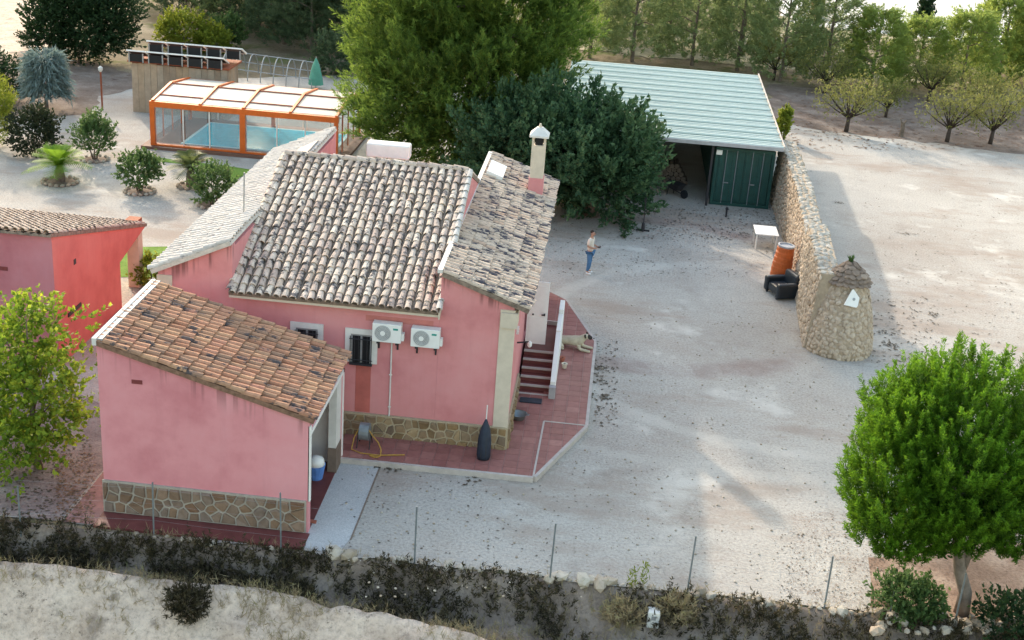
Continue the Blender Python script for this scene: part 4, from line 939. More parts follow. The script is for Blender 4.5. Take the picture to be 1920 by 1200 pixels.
hp_ = [(0, 0, .64)] + [(.02 + .35 * math.sin(a * .5) + .05 * a, -.1 - .28 * (1 - math.cos(a * .55)), max(.03, .5 - a * .12)) for a in range(1, 8)] + [(1.15, -.35, .025)]
MB().tube(hp_, .018, 6).tube([(-.1, -.02, .62), (-.25, -.2, .3), (-.28, -.35, .03), (0, -.5, .025), (.5, -.52, .025), (.9, -.40, .025)], .016, 6).build('hose', 'hose', hr)
w_ = G(972, 785, .15); bs = thing('zinc_basin', 'round grey metal basin lying on the terrace below the steps', 'basin', (w_.x, w_.y, .15))
MB().lathe([(.16, 0), (.23, .16), (.25, .17), (.22, .155), (.15, .03), (.01, .03)], 18).build('bowl', 'galv', bs, smoothf=True); MB().tube([(.25, -.06, .15), (.3, 0, .16), (.25, .06, .15)], .012, 5).tube([(-.25, -.06, .15), (-.3, 0, .16), (-.25, .06, .15)], .012, 5).build('handle', 'galv', bs)
mt = G(995, 752, .15); tag(MB().box(-.32, .32, -.16, .16, 0, .03).build('door_mat', 'navy', None, (mt.x, mt.y, .155)), 'dark rubber mat at the foot of the porch steps', 'mat')
for u, v, mm, lab in ((1054, 678, 'clay', 'small dark red flower pot beside the white parapet'), (1058, 690, 'cream', 'small pale flower pot beside the white parapet, nearer than the red one')):
    p = G(u, v, .15); t = thing('flower_pot', lab, 'flower pot', (p.x, p.y, .15)); MB().lathe([(.06, 0), (.09, .14), (.10, .16), (.08, .15)], 12).build('pot', mm, t); MB().lathe([(.075, .13), (.04, .15)], 8).build('earth', 'trunk', t)

# ------------------------------------------------------------------ pool and its enclosure
ex0, ex1, ey0, ey1, ez, em, emz = -19.25, -10.55, 27.0, 32.4, 2.1, 29.7, 2.5
PO = structure(MB().box(ex0 - .5, ex1 + .4, ey0 - .35, ey1 + .4, -.2, .14).build('pool_deck', 'deck'))
structure(MB().box(-18.15, -10.95, 27.6, 32.05, .0, .16).build('pool_basin', 'pool_tile'))
structure(MB().box(-18.0, -11.1, 27.75, 31.9, .05, .168).build('pool_water', 'water'))
EN = thing('pool_enclosure', 'orange framed glass pool enclosure with white translucent roof panels', 'pool enclosure', (0, 0, 0))
def beam(mb, a, b, r): 
    a, b = Vector(a), Vector(b); d = (b - a).normalized(); q = d.to_track_quat('Z', 'Y').to_matrix().to_4x4(); return mb.box(-r, r, -r, r, 0, (b - a).length, Matrix.Translation(a) @ q)
cols = [ex0, ex0 + (ex1 - ex0) * .26, ex0 + (ex1 - ex0) * .495, ex0 + (ex1 - ex0) * .75, ex1]
for x, r in ((ex0, .11), (-14.95, .13), (ex1, .09)):
    beam(MB(), (x, ey0, .14), (x, ey0, ez - .13), r).build('post', 'orange', EN); beam(MB(), (x, ey1, .14), (x, ey1, ez - .05), .08).build('post', 'orange', EN)
MB().box(ex0 - .12, ex1 + .12, ey0 - .1, ey0 + .1, ez - .13, ez + .13).build('front_beam', 'orange', EN)
MB().box(ex0 - .12, ex1 + .12, ey1 - .08, ey1 + .08, ez - .05, ez + .1).build('rear_beam', 'orange', EN)
MB().box(ex0 - .1, ex1 + .1, ey0 - .12, ey0 + .12, .143, .21).build('floor_rail', 'orange', EN)
r2 = lambda y: float(np.interp(y, [ey0, em, ey1], [ez + .14, emz, ez + .12]))
for i, x in enumerate(cols): 
    b_ = MB(); beam(b_, (x, ey0, ez + .13), (x, em, emz + .04), .06); beam(b_, (x, em, emz + .04), (x, ey1, ez + .12), .06); b_.build('rafter', 'orange', EN)
for y in (ey0 + .9, em): beam(MB(), (ex0, y, r2(y) + .012), (ex1, y, r2(y) + .012), .035).build('purlin', 'beam', EN)
for i in range(4):
    for (ya, yb) in ((ey0 + .12, ey0 + .86), (ey0 + .94, em - .05), (em + .05, ey1 - .1)):
        MB().prism([(cols[i] + .07, ya, r2(ya) + .0), (cols[i + 1] - .07, ya, r2(ya)), (cols[i + 1] - .07, yb, r2(yb)), (cols[i] + .07, yb, r2(yb))], (0, 0, -.03)).build('roof_panel', 'poly', EN)
div = [ex0, ex0 + 1.45, ex0 + 2.7, -14.95, -13.35, -12.0, ex1]
for i in range(6):
    for yy in (ey0, ey1): MB().box(div[i] + .1, div[i + 1] - .1, yy - .012, yy + .012, .22, ez - .14).build('glass_pane', 'glass', EN)
    if i not in (0, 3): [MB().box(div[i] - .03, div[i] + .03, yy - .03, yy + .03, .22, ez - .14).build('mullion', 'offwhite', EN) for yy in (ey0, ey1)]
for x in (ex0, ex1):
    for k in range(4):
        ya = ey0 + .1 + k * 1.32; MB().box(x - .012, x + .012, ya + .05, ya + 1.25, .22, ez - .1).build('glass_pane', 'glass', EN)
        MB().box(x - .03, x + .03, ya + 1.26, ya + 1.32, .22, ez - .06).build('mullion', 'orange', EN)

# plank shed with solar panels
WS = thing('plank_shed', 'small weathered plank shed behind the pool carrying dark solar panels', 'shed', (0, 0, 0))
wx0, wx1, wy0, wy1 = -22.6, -17.6, 33.4, 35.4
for i in range(15):
    a = wx0 + (wx1 - wx0) * i / 15; MB().box(a + .006, a + (wx1 - wx0) / 15 - .006, wy0 - random.uniform(.0, .02), wy0 + .03, 0, 2.55 + random.uniform(-.03, .03)).build('plank', 'wood', WS)
for i in range(6): a = wy0 + .05 + i * .32; [MB().box(xx, xx + .03, a + .006, a + .31, 0, 2.55).build('plank', 'wood', WS) for xx in (wx0, wx1 - .03)]
MB().box(wx0 - .15, wx1 + .15, wy0 - .15, wy1 + .15, 2.6, 2.7).build('roof', 'beam', WS); MB().box(wx0 + .05, wx1 - .05, wy1 - .05, wy1, 0, 2.58).build('back_wall', 'wood', WS)
k = 0
for row, (yy, zz) in enumerate(((33.6, 2.72), (35.0, 3.0))):
    for i in range(5):
        x = -22.75 + i * 1.02 + row * .55
        t = thing('solar_panel', ['front', 'rear'][row] + ' row solar panel on the plank shed, ' + ['leftmost', 'second from left', 'middle', 'fourth from left', 'rightmost'][i] + ' in its row', 'solar panel', (x, yy, zz), 'solar panels on the plank shed')
        Rm = Matrix.Translation((0, 0, .26)) @ Matrix.Rotation(-.42, 4, 'X')
        fr = MB().box(0, .98, -.5, -.43, .0, .07, Rm).box(0, .98, .43, .5, .0, .07, Rm).box(0, .07, -.43, .43, 0, .07, Rm).box(.91, .98, -.43, .43, 0, .07, Rm).build('frame', 'white', t); MB().box(.072, .908, -.428, .428, .01, .06, Rm).build('absorber', 'dark', t)
        MB().box(.1, .16, -.44, -.38, -.1, .38).build('strut', 'steel', t); MB().box(.82, .88, -.44, -.38, -.1, .38).build('strut', 'steel', t)
        MB().box(.17, .81, -.43, -.42, -.06, .34).build('back_plate', 'dark', t)  # dark sheet added to paint the shadow beneath the raised panel
HT = thing('hoop_tunnel', 'bare galvanised hoop frame of a small tunnel behind the pool', 'tunnel frame', (0, 0, 0))
for i in range(9):
    q = G(392 + 24 * i, 142 + 3.3 * i); hw = 1.2
    MB().tube([(q.x, q.y + hw - hw * math.cos(a * math.pi / 10), -.05 + 1.4 * math.sin(a * math.pi / 10)) for a in range(11)], .035, 5).build('hoop', 'steel', HT)
q0, q1 = G(392, 142), G(392 + 24 * 8, 142 + 3.3 * 8)
for a in (.15, .5, .85): 
    o_ = Vector((0, 1.2 - 1.2 * math.cos(a * math.pi), -.05 + 1.4 * math.sin(a * math.pi))); MB().tube([q0 + o_, q1 + o_], .028, 5).build('rail', 'steel', HT)
pg = G(592, 166); gp_ = thing('closed_parasol', 'closed green garden parasol standing behind the pool enclosure', 'parasol', (pg.x, pg.y, 0))
MB().lathe([(.45, .25), (.40, .6), (.2, 1.4), (.04, 1.75)], 10).build('canopy', 'greencloth', gp_); MB().tube([(0, 0, 0), (0, 0, 1.85)], .025, 6).build('pole', 'steel', gp_)
ll = G(192, 205); gl = thing('garden_lamp', 'slim dark garden lamp post on the gravel left of the plank shed', 'lamp post', tuple(ll))
MB().tube([(0, 0, 0), (0, 0, 1.95)], .05, 8).build('post', 'beam', gl); MB().lathe([(.05, 1.95), (.12, 2.05), (.12, 2.17), (.03, 2.25)], 10).build('lantern', 'offwhite', gl)

# ------------------------------------------------------------------ vegetation
def plant(name, label, cat, base, verts, mat, tr=None, tmat='trunk', group=None, crown='crown', k=4):
    t = thing(name, label, cat, tuple(base), group)
    verts = np.array(verts); verts[..., :3] -= np.array(base)[None, None]; link(crown, np_mesh(crown, verts, k, mat), t)
    if tr is not None:
        tr.v = [tuple(Vector(p) - Vector(base)) for p in tr.v]; tr.build('trunk', tmat, t, smoothf=True)
    return t
def up(d, k): return unit(d + np.array((0, 0, k)))

# tall pine behind the house
bp = Vector((-4.5, 27.0, 0))
BL = [(-5.0, 27, 4.0, 3.9, 3.8, 3.6), (-7.2, 26.4, 5.6, 1.9, 2.2, 3.8), (-3.0, 27, 7.2, 2.8, 3.0, 4.2), (-5.4, 27.2, 10.0, 3.4, 3.2, 4.4), (-1.9, 27.4, 8.8, 1.8, 2.0, 3.4), (-4.0, 27.2, 14.0, 3.2, 3.0, 3.6), (-2.6, 27.2, 17.0, 2.2, 2.2, 2.6)]
p, d = blob_points(BL, 1500, .5, .2)
ax = up(d, .75); nb_ = 12
tt = rng.uniform(0, 1, (len(p), nb_)); ln = rng.uniform(1.0, 1.9, len(p))
sub = p[:, None] + ax[:, None] * (tt * ln[:, None])[..., None] + rng.normal(0, .17, (len(p), nb_, 3)); sax = np.repeat(ax[:, None], nb_, 1) + rng.normal(0, .3, sub.shape) + np.array((0, 0, .35))
V1 = plumes(sub.reshape(-1, 3), sax.reshape(-1, 3), 17, .5, .14, .30, .040, .25, .6)
p, d = blob_points(BL[:4] + [(-7, 26.2, 2.6, 2.2, 1.6, 1.4), (-4.5, 25.6, 2.6, 2.4, 1.4, 1.6)], 2600, .25, .2)
V1 = np.concatenate([V1, plumes(p, up(d, .6), 14, .9, .25, .3, .085, .4, .7)])
plant('pine_tree', 'tallest dark green pine rising behind the house beyond the frame top', 'pine tree', bp, V1, 'L_bigpine', trunk_mb(bp, (-3.6, 27.2, 18), .4, .08, [((-8, 26.5, 6), .25, .14), ((-1, 27, 7), .3, .14), ((-5, 25, 8), .4, .12), ((-7, 28, 10), .5, .1)]))
# broad dark tree between house and shed
mb_ = Vector((1.6, 22.6, 0))
BL = [(0.2, 22.8, 2.5, 3.2, 3.0, 1.9), (2.2, 22.4, 2.0, 1.5, 2.0, 1.7), (-1.7, 22.4, 2.4, 2.0, 2.2, 1.9), (2.2, 23.0, 2.8, 1.2, 1.6, 1.1), (-0.1, 23, 3.3, 2.0, 2.0, 1.1)]
p, d = blob_points(BL, 900, .5, .32); ax = up(d, .85)
nb_ = 9; tt = rng.uniform(0, 1, (len(p), nb_)); sub = p[:, None] + ax[:, None] * (tt * 1.15)[..., None] + rng.normal(0, .11, (len(p), nb_, 3)); sax = np.repeat(ax[:, None], nb_, 1) + rng.normal(0, .25, sub.shape)
V2 = plumes(sub.reshape(-1, 3), sax.reshape(-1, 3), 7, .4, .13, .22, .11, .3, .6)
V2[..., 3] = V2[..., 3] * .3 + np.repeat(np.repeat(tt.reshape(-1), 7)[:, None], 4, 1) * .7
p, d = blob_points(BL, 900, .2, .2); V2 = np.concatenate([V2, plumes(p, d, 8, .5, .2, .26, .13, .4, .7) * np.array((1, 1, 1, .2))])  # inner leaves coloured darker to paint the shade inside the crown
plant('broadleaf_tree', 'broad rounded dark green tree between the house chimney and the shed', 'tree', mb_, V2, 'L_mulberry', trunk_mb(mb_, (1.2, 22.7, 3.2), .28, .14, [((3, 22.4, 3.6), .6, .1), ((-1.5, 22.5, 4), .6, .1), ((.5, 23.6, 5), .8, .09)]))
# round pine in the right foreground
rb_ = G(1803, 1148)
c0_ = ay(1790, 870, rb_.y)
cx_, cy_, cz_ = c0_.x, c0_.y, c0_.z
BL = [(cx_ + .1, cy_, cz_ + .45, 1.8, 1.8, 1.75), (cx_ - 1.2, cy_ - .2, cz_ - .55, 1.05, 1.4, 1.45), (cx_ + 1.2, cy_ + .2, cz_ - .4, 1.25, 1.4, 1.5), (cx_ - .55, cy_ + .2, cz_ + .8, 1.3, 1.4, 1.15), (cx_ + .1, cy_ - .9, cz_ - .2, 1.4, .9, 1.1), (cx_ - .95, cy_ - .3, cz_ - 1.55, 1.0, 1.0, .75), (cx_ + .75, cy_ + .6, cz_ - 1.35, .9, .8, .65), (cx_ + .1, cy_ - .7, cz_ - 1.35, .95, .55, .5), (cx_ + 1.5, cy_ - .2, cz_ - 1.4, .8, .8, .6)]
p, d = blob_points(BL, 3100, .7, .14)
V3 = plumes(p, up(d, 1.5), 84, .46, .075, .095, .020, .25, .9, .45)
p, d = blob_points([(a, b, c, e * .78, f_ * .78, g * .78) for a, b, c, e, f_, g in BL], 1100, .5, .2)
V3 = np.concatenate([V3, plumes(p, up(d, .8), 18, .4, .1, .18, .045, .3, .7) * np.array((1, 1, 1, .15))])  # dark fill leaves: gaps between the shoots get their shade as colour
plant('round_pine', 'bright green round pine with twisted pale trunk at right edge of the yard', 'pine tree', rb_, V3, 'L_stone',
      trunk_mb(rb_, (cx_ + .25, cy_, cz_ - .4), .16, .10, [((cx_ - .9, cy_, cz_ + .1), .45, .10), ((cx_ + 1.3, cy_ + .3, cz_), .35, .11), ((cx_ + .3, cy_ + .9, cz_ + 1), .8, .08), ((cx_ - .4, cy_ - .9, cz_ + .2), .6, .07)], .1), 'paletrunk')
# yellowing tree at left between outbuilding and garage
lb_ = Vector((-11.5, -3.4, 0))
BL = []
for (u, v, yy, ru, rv) in ((40, 650, -3.2, 1.35, 1.1), (60, 760, -3.6, 1.3, 1.1), (95, 715, -3.9, .75, .55), (30, 840, -3.9, 1.0, .8), (110, 800, -3.8, .6, .4), (-60, 740, -3.4, 1.4, 1.6), (60, 590, -3.3, .6, .5)):
    q = ay(u, v, yy); BL.append((q.x, q.y, q.z, ru, ru, rv))
p, d = blob_points(BL, 1150, .35, .5); V4 = plumes(p, up(d, .4), 9, .36, .15, .14, .10, .55, .8)
plant('fruit_tree', 'yellowing leafy tree in the corner between the outbuilding and garage', 'tree', lb_, V4, 'L_yellow', trunk_mb(lb_, (-11.6, -3.4, 3.0), .1, .05, [((-10.9, -3.8, 3.4), .5, .035), ((-12.4, -3.2, 3.8), .6, .035), ((-11.3, -3.9, 4.4), .7, .035), ((-10.8, -3.8, 2.2), .3, .03)]))

# background pines: prototypes copied
def far_pine(h, wdt, dens, mat, seed_shape):
    t = link('pine_tree', None, None); r0 = .05 + .008 * h
    tr = trunk_mb((0, 0, 0), (0, 0, h), r0, .03, [(((math.cos(a) * wdt * .4), math.sin(a) * wdt * .4, h * q + .3), q, .05) for a, q in [(random.uniform(0, 6.28), .25 + .08 * i) for i in range(7)]], .05)
    nlev = int(dens); z = rng.uniform(.06, 1.0, nlev); a = rng.uniform(0, 6.28, nlev); rad = wdt * .5 * (1.12 - z) ** seed_shape * rng.uniform(.45, 1.1, nlev)
    p = np.stack([np.cos(a) * rad, np.sin(a) * rad, z * h], 1); d = np.stack([np.cos(a), np.sin(a), np.full(nlev, .55)], 1)
    V = plumes(p, d, 22, .7, .18, .30, .052, .35, .7)
    link('crown', np_mesh('crown', V, 4, mat), t); tr.build('trunk', 'trunk', t); return t
protos = [far_pine(8.8, 4.4, 800, 'L_far', .55), far_pine(8.2, 4.9, 860, 'L_far', .45), far_pine(7.8, 4.2, 760, 'L_fardark', .6), far_pine(5.2, 4.4, 800, 'L_farlight', .5), far_pine(9.0, 5.6, 1100, 'L_fardark', .4)]
used = set()
def copy_tree(src, loc, sc, rz, label, group, cat='pine tree'):
    if src.name not in used: o = src; used.add(src.name)
    else:
        o = src.copy(); C.objects.link(o)
        for ch in list(src.children): c = ch.copy(); C.objects.link(c); c.parent = o
    o.location = loc; o.scale = (sc, sc, sc * random.uniform(.95, 1.08)); o.rotation_euler = (0, 0, rz); o['label'] = label; o['category'] = cat; o['group'] = group; return o
ordn = ['first', 'second', 'third', 'fourth', 'fifth', 'sixth', 'seventh', 'eighth', 'ninth', 'tenth', 'eleventh', 'twelfth']
row = [(1105, 108, 0, 1.0), (1185, 115, 0, 1.05), (1297, 122, 1, 1.0), (1382, 132, 0, 1.05), (1462, 152, 1, 1.0), (1545, 152, 0, 1.1), (1632, 168, 3, .95), (1715, 165, 3, .92), (1800, 168, 3, 1.0), (1870, 155, 3, 1.2), (1945, 160, 3, 1.35)]
for i, (u, v, k, sc) in enumerate(row):
    copy_tree(protos[k], G(u, v), sc, random.uniform(0, 6.28), ordn[i] + ' pine from the left in the nearest pine row behind the shed roof', 'pines in the row behind the shed')
def fill_row(pts, lab, grp, ks, scr=(.85, 1.15)):
    for i, (x, y) in enumerate(pts): copy_tree(protos[ks[i % len(ks)]], (x, y, ground_z(x, y)), random.uniform(*scr), random.uniform(0, 6.28), ordn[i] + ' from the left, ' + lab, grp)
fill_row([(1 + i * 5.0 + random.uniform(-.6, .6), 67 + random.uniform(-1.5, 1.5)) for i in range(4)], 'thin pine of the second row behind the shed', 'pines in the second row behind the shed', [0, 1, 0])
sheet('meadow', [(-4, 63), (30, 60), (60, 62), (70, 84), (30, 90), (-6, 84)], 0.008, 'meadow', 1.0)
fill_row([(-2 + i * 6.2 + random.uniform(-.8, .8), 76 + random.uniform(-2, 2)) for i in range(3)], 'distant pine among the farthest rows behind the shed', 'pines in the farthest rows', [1, 0])
fill_row([(33 + i * 4.2 + random.uniform(-.8, .8), 68 + random.uniform(-1, 2)) for i in range(5)], 'light green pine in the far right rows beyond the orchard', 'pines far right', [3], (.9, 1.3))
left_rows = [(485, 62, 2), (533, 82, 2), (585, 98, 4), (640, 92, 4), (430, 52, 1), (350, 38, 4), (690, 110, 4), (470, 30, 1), (400, 20, 4), (550, 40, 1), (610, 50, 2), (310, 10, 1), (660, 40, 4), (500, 8, 2), (720, 60, 2)]
woodlab = ['dark pine just right of the hoop tunnel top in the wood', 'dark pine behind the yellow green shrubs in the wood', 'dark pine left of and deep inside the big pine outline', 'dark pine at the top edge above the hoop tunnel', 'dark pine at the top edge above the duller green shrub', 'dark pine at the top edge in the middle of the wood', 'dark pine at the top edge above the green parasol', 'dark pine at the top edge right of the dark cypress', 'dark pine at the top edge touching the big pine', 'dark pine farthest back in the wood', 'dark pine mostly hidden behind the big pine']
labs = ['pine with a tall bare trunk left of the big pine', 'pine with dark straight trunk between shrubs and the big pine', 'dark pine close behind the green parasol', 'dark pine touching the left side of the big pine']
for i, (u, v, k) in enumerate(left_rows):
    q = G(u, v); copy_tree(protos[k], (q.x, q.y, 0), random.uniform(.95, 1.15), random.uniform(0, 6.28), labs[i] if i < 4 else woodlab[i - 4], 'pines in the wood behind the pool')

def shrub(name, label, cat, base, blobs, n, per, mat, leaf=(.14, .07), plen=.28, upk=.6, prad=.09, jit=.5, stem=True, shell=.45):
    p, d = blob_points([(base[0] + b[0], base[1] + b[1], b[2], b[3], b[4], b[5]) for b in blobs], n, shell, .22)
    V = plumes(p, up(d, upk), per, plen, prad, leaf[0], leaf[1], jit, .8)
    tr = None
    if stem:
        tr = MB(); b0 = Vector(base)
        for i in range(4):
            a = 1.57 * i + .4; tr.tube([b0 + Vector((math.cos(a) * .05, math.sin(a) * .05, -.05)), b0 + Vector((math.cos(a) * .25, math.sin(a) * .25, blobs[0][2] * .7))], [.045, .02], 5)
    return plant(name, label, cat, Vector(base), V, mat, tr, 'trunk', None)
def ring(base, r, label, n=16):
    t = thing('stone_ring', label, 'stone edging', tuple(base)); structure(MB().lathe([(r, -.02), (r - .05, .05), (.1, .09)], 18).build('soil', 'soil', t)) if False else MB().lathe([(r, -.02), (r - .05, .03), (.1, .06)], 18).build('earth', 'soil', t)
    for i in range(n):
        a = 2 * math.pi * i / n; o = link('stone', random.choice(PM), t, (math.cos(a) * r, math.sin(a) * r, .06)); s_ = random.uniform(.17, .26); o.scale = (s_, s_, s_); o.rotation_euler = (random.uniform(-.3, .3), random.uniform(-.3, .3), random.uniform(0, 6))
b1, b2, b3, b4, b5 = G(262, 360), G(400, 386), G(113, 342), G(178, 300), G(358, 350)
ring(b1, .62, 'ring of pale stones round the rounded bush in the middle of the gravel garden'); ring(b2, .6, 'ring of stones round the bush nearest the white roof', 12); ring(b3, .72, 'ring of stones round the bright green palm', 18); ring(b4, .6, 'ring of stones round the bush behind the bright palm', 12); ring(b5, .55, 'ring of stones round the small dull palm', 12)
shrub('garden_bush', 'rounded olive green bush in a stone ring in the middle of the gravel garden', 'bush', b1, [(0, 0, 1.0, .9, .9, .62), (.2, 0, 1.15, .6, .6, .5)], 420, 9, 'L_bush')
shrub('garden_bush', 'rounded green bush nearest the white tiled roof', 'bush', b2, [(0, 0, 1.0, .85, .85, .75)], 400, 9, 'L_bush')
shrub('garden_bush', 'upright green bush behind the bright green palm', 'bush', b4, [(0, 0, 1.05, .85, .8, .75), (.1, 0, 1.6, .45, .45, .5)], 420, 9, 'L_bush', (.17, .06), .35, 1.0)
shrub('dark_bush', 'dark rounded bush behind the palm at left', 'bush', G(66, 292), [(0, 0, 1.05, 1.1, 1.1, 1.05), (.2, 0, 1.5, .8, .8, .7)], 700, 9, 'L_darkbush')
shrub('hedge_tree', 'dark hedge bush at far left behind the blue grey shrub', 'hedge', G(22, 192), [(0, 0, 1.2, 1.0, 1.2, 1.2), (-1.2, .3, 1.2, 1.2, 1.2, 1.3)], 900, 9, 'L_hedge')
shrub('yellow_shrub', 'yellow green feathery shrub cut by the left edge of the picture', 'shrub', G(-8, 275), [(-.2, 0, 1.5, .85, .9, 1.5), (.1, 0, 2.1, .6, .7, 1.0)], 800, 10, 'L_shrub', (.2, .035), .5, 1.0)
shrub('conifer', 'large dark cypress mass at upper left beyond the garden', 'conifer', G(150, 118), [(0, .5, 2.4, 2.6, 2.2, 2.5), (-1.8, 0, 2.0, 1.6, 1.6, 2.0), (1.6, .5, 3.0, 2.0, 1.8, 2.6), (-.4, .5, 4.4, 2.2, 1.9, 2.2)], 5200, 10, 'L_hedge', (.2, .08), .5, shell=.3)
shrub('lime_shrub', 'yellow green shrub right of the dark cypress, the left and larger one', 'shrub', G(345, 92), [(0, 0, 1.2, 1.5, 1.2, 1.2), (-.7, 0, 1.0, 1.0, .9, 1.0)], 800, 9, 'L_shrub', (.2, .09), .4)
shrub('lime_shrub', 'low yellow green shrub behind the hoop tunnel', 'shrub', G(400, 98), [(0, 0, .8, 1.0, .9, .8)], 450, 9, 'L_shrub', (.2, .09), .4)
shrub('lime_shrub', 'duller green shrub at the right end of the yellow green pair', 'shrub', G(430, 90), [(0, 0, 1.1, .9, .9, 1.1)], 450, 9, 'L_bush', (.2, .09), .4)
shrub('porch_shrub', 'small yellow green shrub on the lawn behind the porch column', 'shrub', G(285, 535), [(0, 0, .5, .5, .5, .5)], 200, 9, 'L_shrub')
shrub('green_bush', 'dense green bush under the round pine beside the fence post', 'bush', G(1690, 1152), [(0, 0, .45, .65, .5, .45), (.3, 0, .4, .5, .4, .4)], 420, 9, 'L_bush', (.12, .06))
shrub('dark_shrub', 'dark green shrub at the lower right corner under the round pine', 'bush', G(1895, 1185), [(0, 0, .4, .8, .5, .45), (.7, 0, .4, .7, .5, .45)], 420, 9, 'L_hedge', (.12, .06))
shrub('parasol_shrub', 'dark shrub behind the green parasol', 'shrub', G(630, 140), [(0, 0, 1.3, 1.5, 1.2, 1.3)], 600, 9, 'L_fardark', (.2, .08), .4)
# narrow cypress far away, cactus-like shrub by the shed corner
shrub('cypress_tree', 'narrow dark cypress standing before the distant white field', 'cypress', G(1728, 62), [(0, 0, 1.6, .6, .6, 1.7), (0, 0, 2.8, .35, .35, 1.2)], 500, 8, 'L_hedge', (.3, .1), .5, 1.5)
shrub('slim_shrub', 'slim upright green shrub at the back corner of the shed', 'shrub', G(1466, 262), [(0, 0, .9, .28, .28, .9)], 220, 8, 'L_shrub', (.2, .08), .3, 1.5)
# blue grey weeping shrub
yb_ = G(88, 208); n = 520; a = rng.uniform(0, 6.28, n); z = rng.uniform(.4, 2.5, n); r = 1.15 * np.sqrt(np.clip(1 - (z / 3.0) ** 2, .05, 1)) * rng.uniform(.5, 1, n)
p = np.stack([yb_.x + np.cos(a) * r * .6, yb_.y + np.sin(a) * r * .6, z + .35], 1); d = np.stack([np.cos(a), np.sin(a), rng.uniform(.1, .8, n)], 1)
V = np.concatenate([plumes(p, d, 5, .55, .1, .6, .07, .25, .4), plumes(p + d * .35, d * .8 + np.array((0, 0, -.9)), 4, .5, .08, .55, .06, .2, .3)])
plant('weeping_shrub', 'blue grey weeping shrub with long drooping leaves in the left garden', 'shrub', yb_, V, 'L_blue', MB().tube([yb_, yb_ + Vector((0, 0, 1.4))], [.12, .05], 6))
# palms, every frond a part
def palm(base, label, h, nf, flen, mat, droop):
    t = thing('palm', label, 'palm', tuple(base)); MB().lathe([(.20, -.05), (.22, h * .3), (.17, h * .8), (.10, h)], 10).build('trunk', 'trunk', t)
    for i in range(nf):
        a = i * 2.399 + random.uniform(-.2, .2); el = 1.35 - 1.25 * (i / nf) + random.uniform(-.1, .1); L_ = flen * random.uniform(.85, 1.1)
        dirv = np.array((math.cos(a), math.sin(a), 0)); s_ = np.array((-math.sin(a), math.cos(a), 0)); ts = np.linspace(0, 1, 9)
        pts = np.array([dirv * (L_ * tt_ * math.cos(el)) + np.array((0, 0, h + L_ * tt_ * math.sin(el) - droop * L_ * tt_ ** 2)) for tt_ in ts])
        q = []
        for k in range(len(ts) - 1):
            tg = pts[k + 1] - pts[k]; tg = tg / np.linalg.norm(tg); wl = .30 * L_ * math.sin(math.pi * min(.97, .14 + ts[k] * .84)) + .03
            for sgn in (-1, 1):
                for hlf in (0, .5):
                    b_ = pts[k] + (pts[k + 1] - pts[k]) * hlf; tip = b_ + s_ * sgn * wl + tg * wl * .7 - np.array((0, 0, .12 * wl)); q.append([b_ - tg * .03, b_ + tg * .03, tip + tg * .008, tip - tg * .008])
        q += [[pts[k] - s_ * .012, pts[k] + s_ * .012, pts[k + 1] + s_ * .010, pts[k + 1] - s_ * .010] for k in range(len(ts) - 1)]
        link('frond', np_mesh('frond', np.array(q), 4, mat), t)
palm(b3, 'bright yellow green palm in a stone ring in the gravel garden', .75, 26, 1.45, 'L_palm', .38)
palm(b5, 'small dull green palm beside the pool deck', .8, 20, 1.35, 'L_palmdark', .45)
# almond trees in the orchard
def almond(base, label, sc, n):
    t_ = MB(); b0 = Vector(base); tips = []
    t_.tube([b0 - Vector((0, 0, .1)), b0 + Vector((.03, 0, .75 * sc))], [.13 * sc, .10 * sc], 7)
    for i in range(14):
        a = i * 2.4; e = b0 + Vector((math.cos(a) * random.uniform(.6, 1.9) * sc, math.sin(a) * random.uniform(.6, 1.6) * sc, random.uniform(1.6, 2.9) * sc)); md = (b0 + Vector((0, 0, .75 * sc))).lerp(e, .5) + Vector((random.uniform(-.1, .1), 0, -.1))
        t_.tube([b0 + Vector((.02, 0, .72 * sc)), md, e], [.05 * sc, .03 * sc, .008], 5); tips += [md.lerp(e, q) for q in (.2, .5, .8, 1)]
    P = np.array([tuple(x) for x in tips]); P = np.repeat(P, n * 2, 0) + rng.normal(0, .36, (len(P) * n * 2, 3)); d = rng.normal(0, 1, P.shape) + np.array((0, 0, .7))
    return plant('almond_tree', label, 'almond tree', Vector(base), plumes(P, d, 4, .3, .12, .15, .06, .6, .8), 'L_almond', t_, 'darkbark')
almond(G(1586, 247), 'low spreading autumn tree nearest the shed at the orchard edge', 1.1, 7); almond(G(1775, 266), 'autumn tree in the orchard, middle of the three along the lot edge', 1.05, 6); almond(G(1856, 270), 'autumn tree in the orchard, rightmost along the lot edge', 1.05, 6)
almond(G(1660, 220), 'small bare autumn tree behind the orchard stump', .8, 4); almond(G(1830, 215), 'autumn tree in the second orchard row toward the right', .9, 6); almond(G(1940, 240), 'autumn tree cut by the right edge of the picture', 1.1, 6)
almond(G(1545, 175), 'autumn tree standing between the shed roof and the pine row', 1.0, 6); almond(G(1740, 190), 'autumn tree right in front of the light green pines', 1.0, 6)
almond(G(1450, 150), 'autumn tree close behind the far corner of the shed roof', .9, 6)
stp_ = G(1689, 256); st_ = thing('tree_stump', 'bare dark trunk stump among the orchard trees', 'stump', tuple(stp_)); MB().tube([(0, 0, -.05), (.02, 0, .5), (-.02, 0, .85)], [.14, .12, .10], 8).build('trunk', 'trunk', st_); MB().tube([(.0, 0, .6), (.15, 0, .95)], [.06, .03], 6).tube([(0, 0, .65), (-.18, 0, 1.0)], [.05, .03], 6).build('limb', 'trunk', st_)
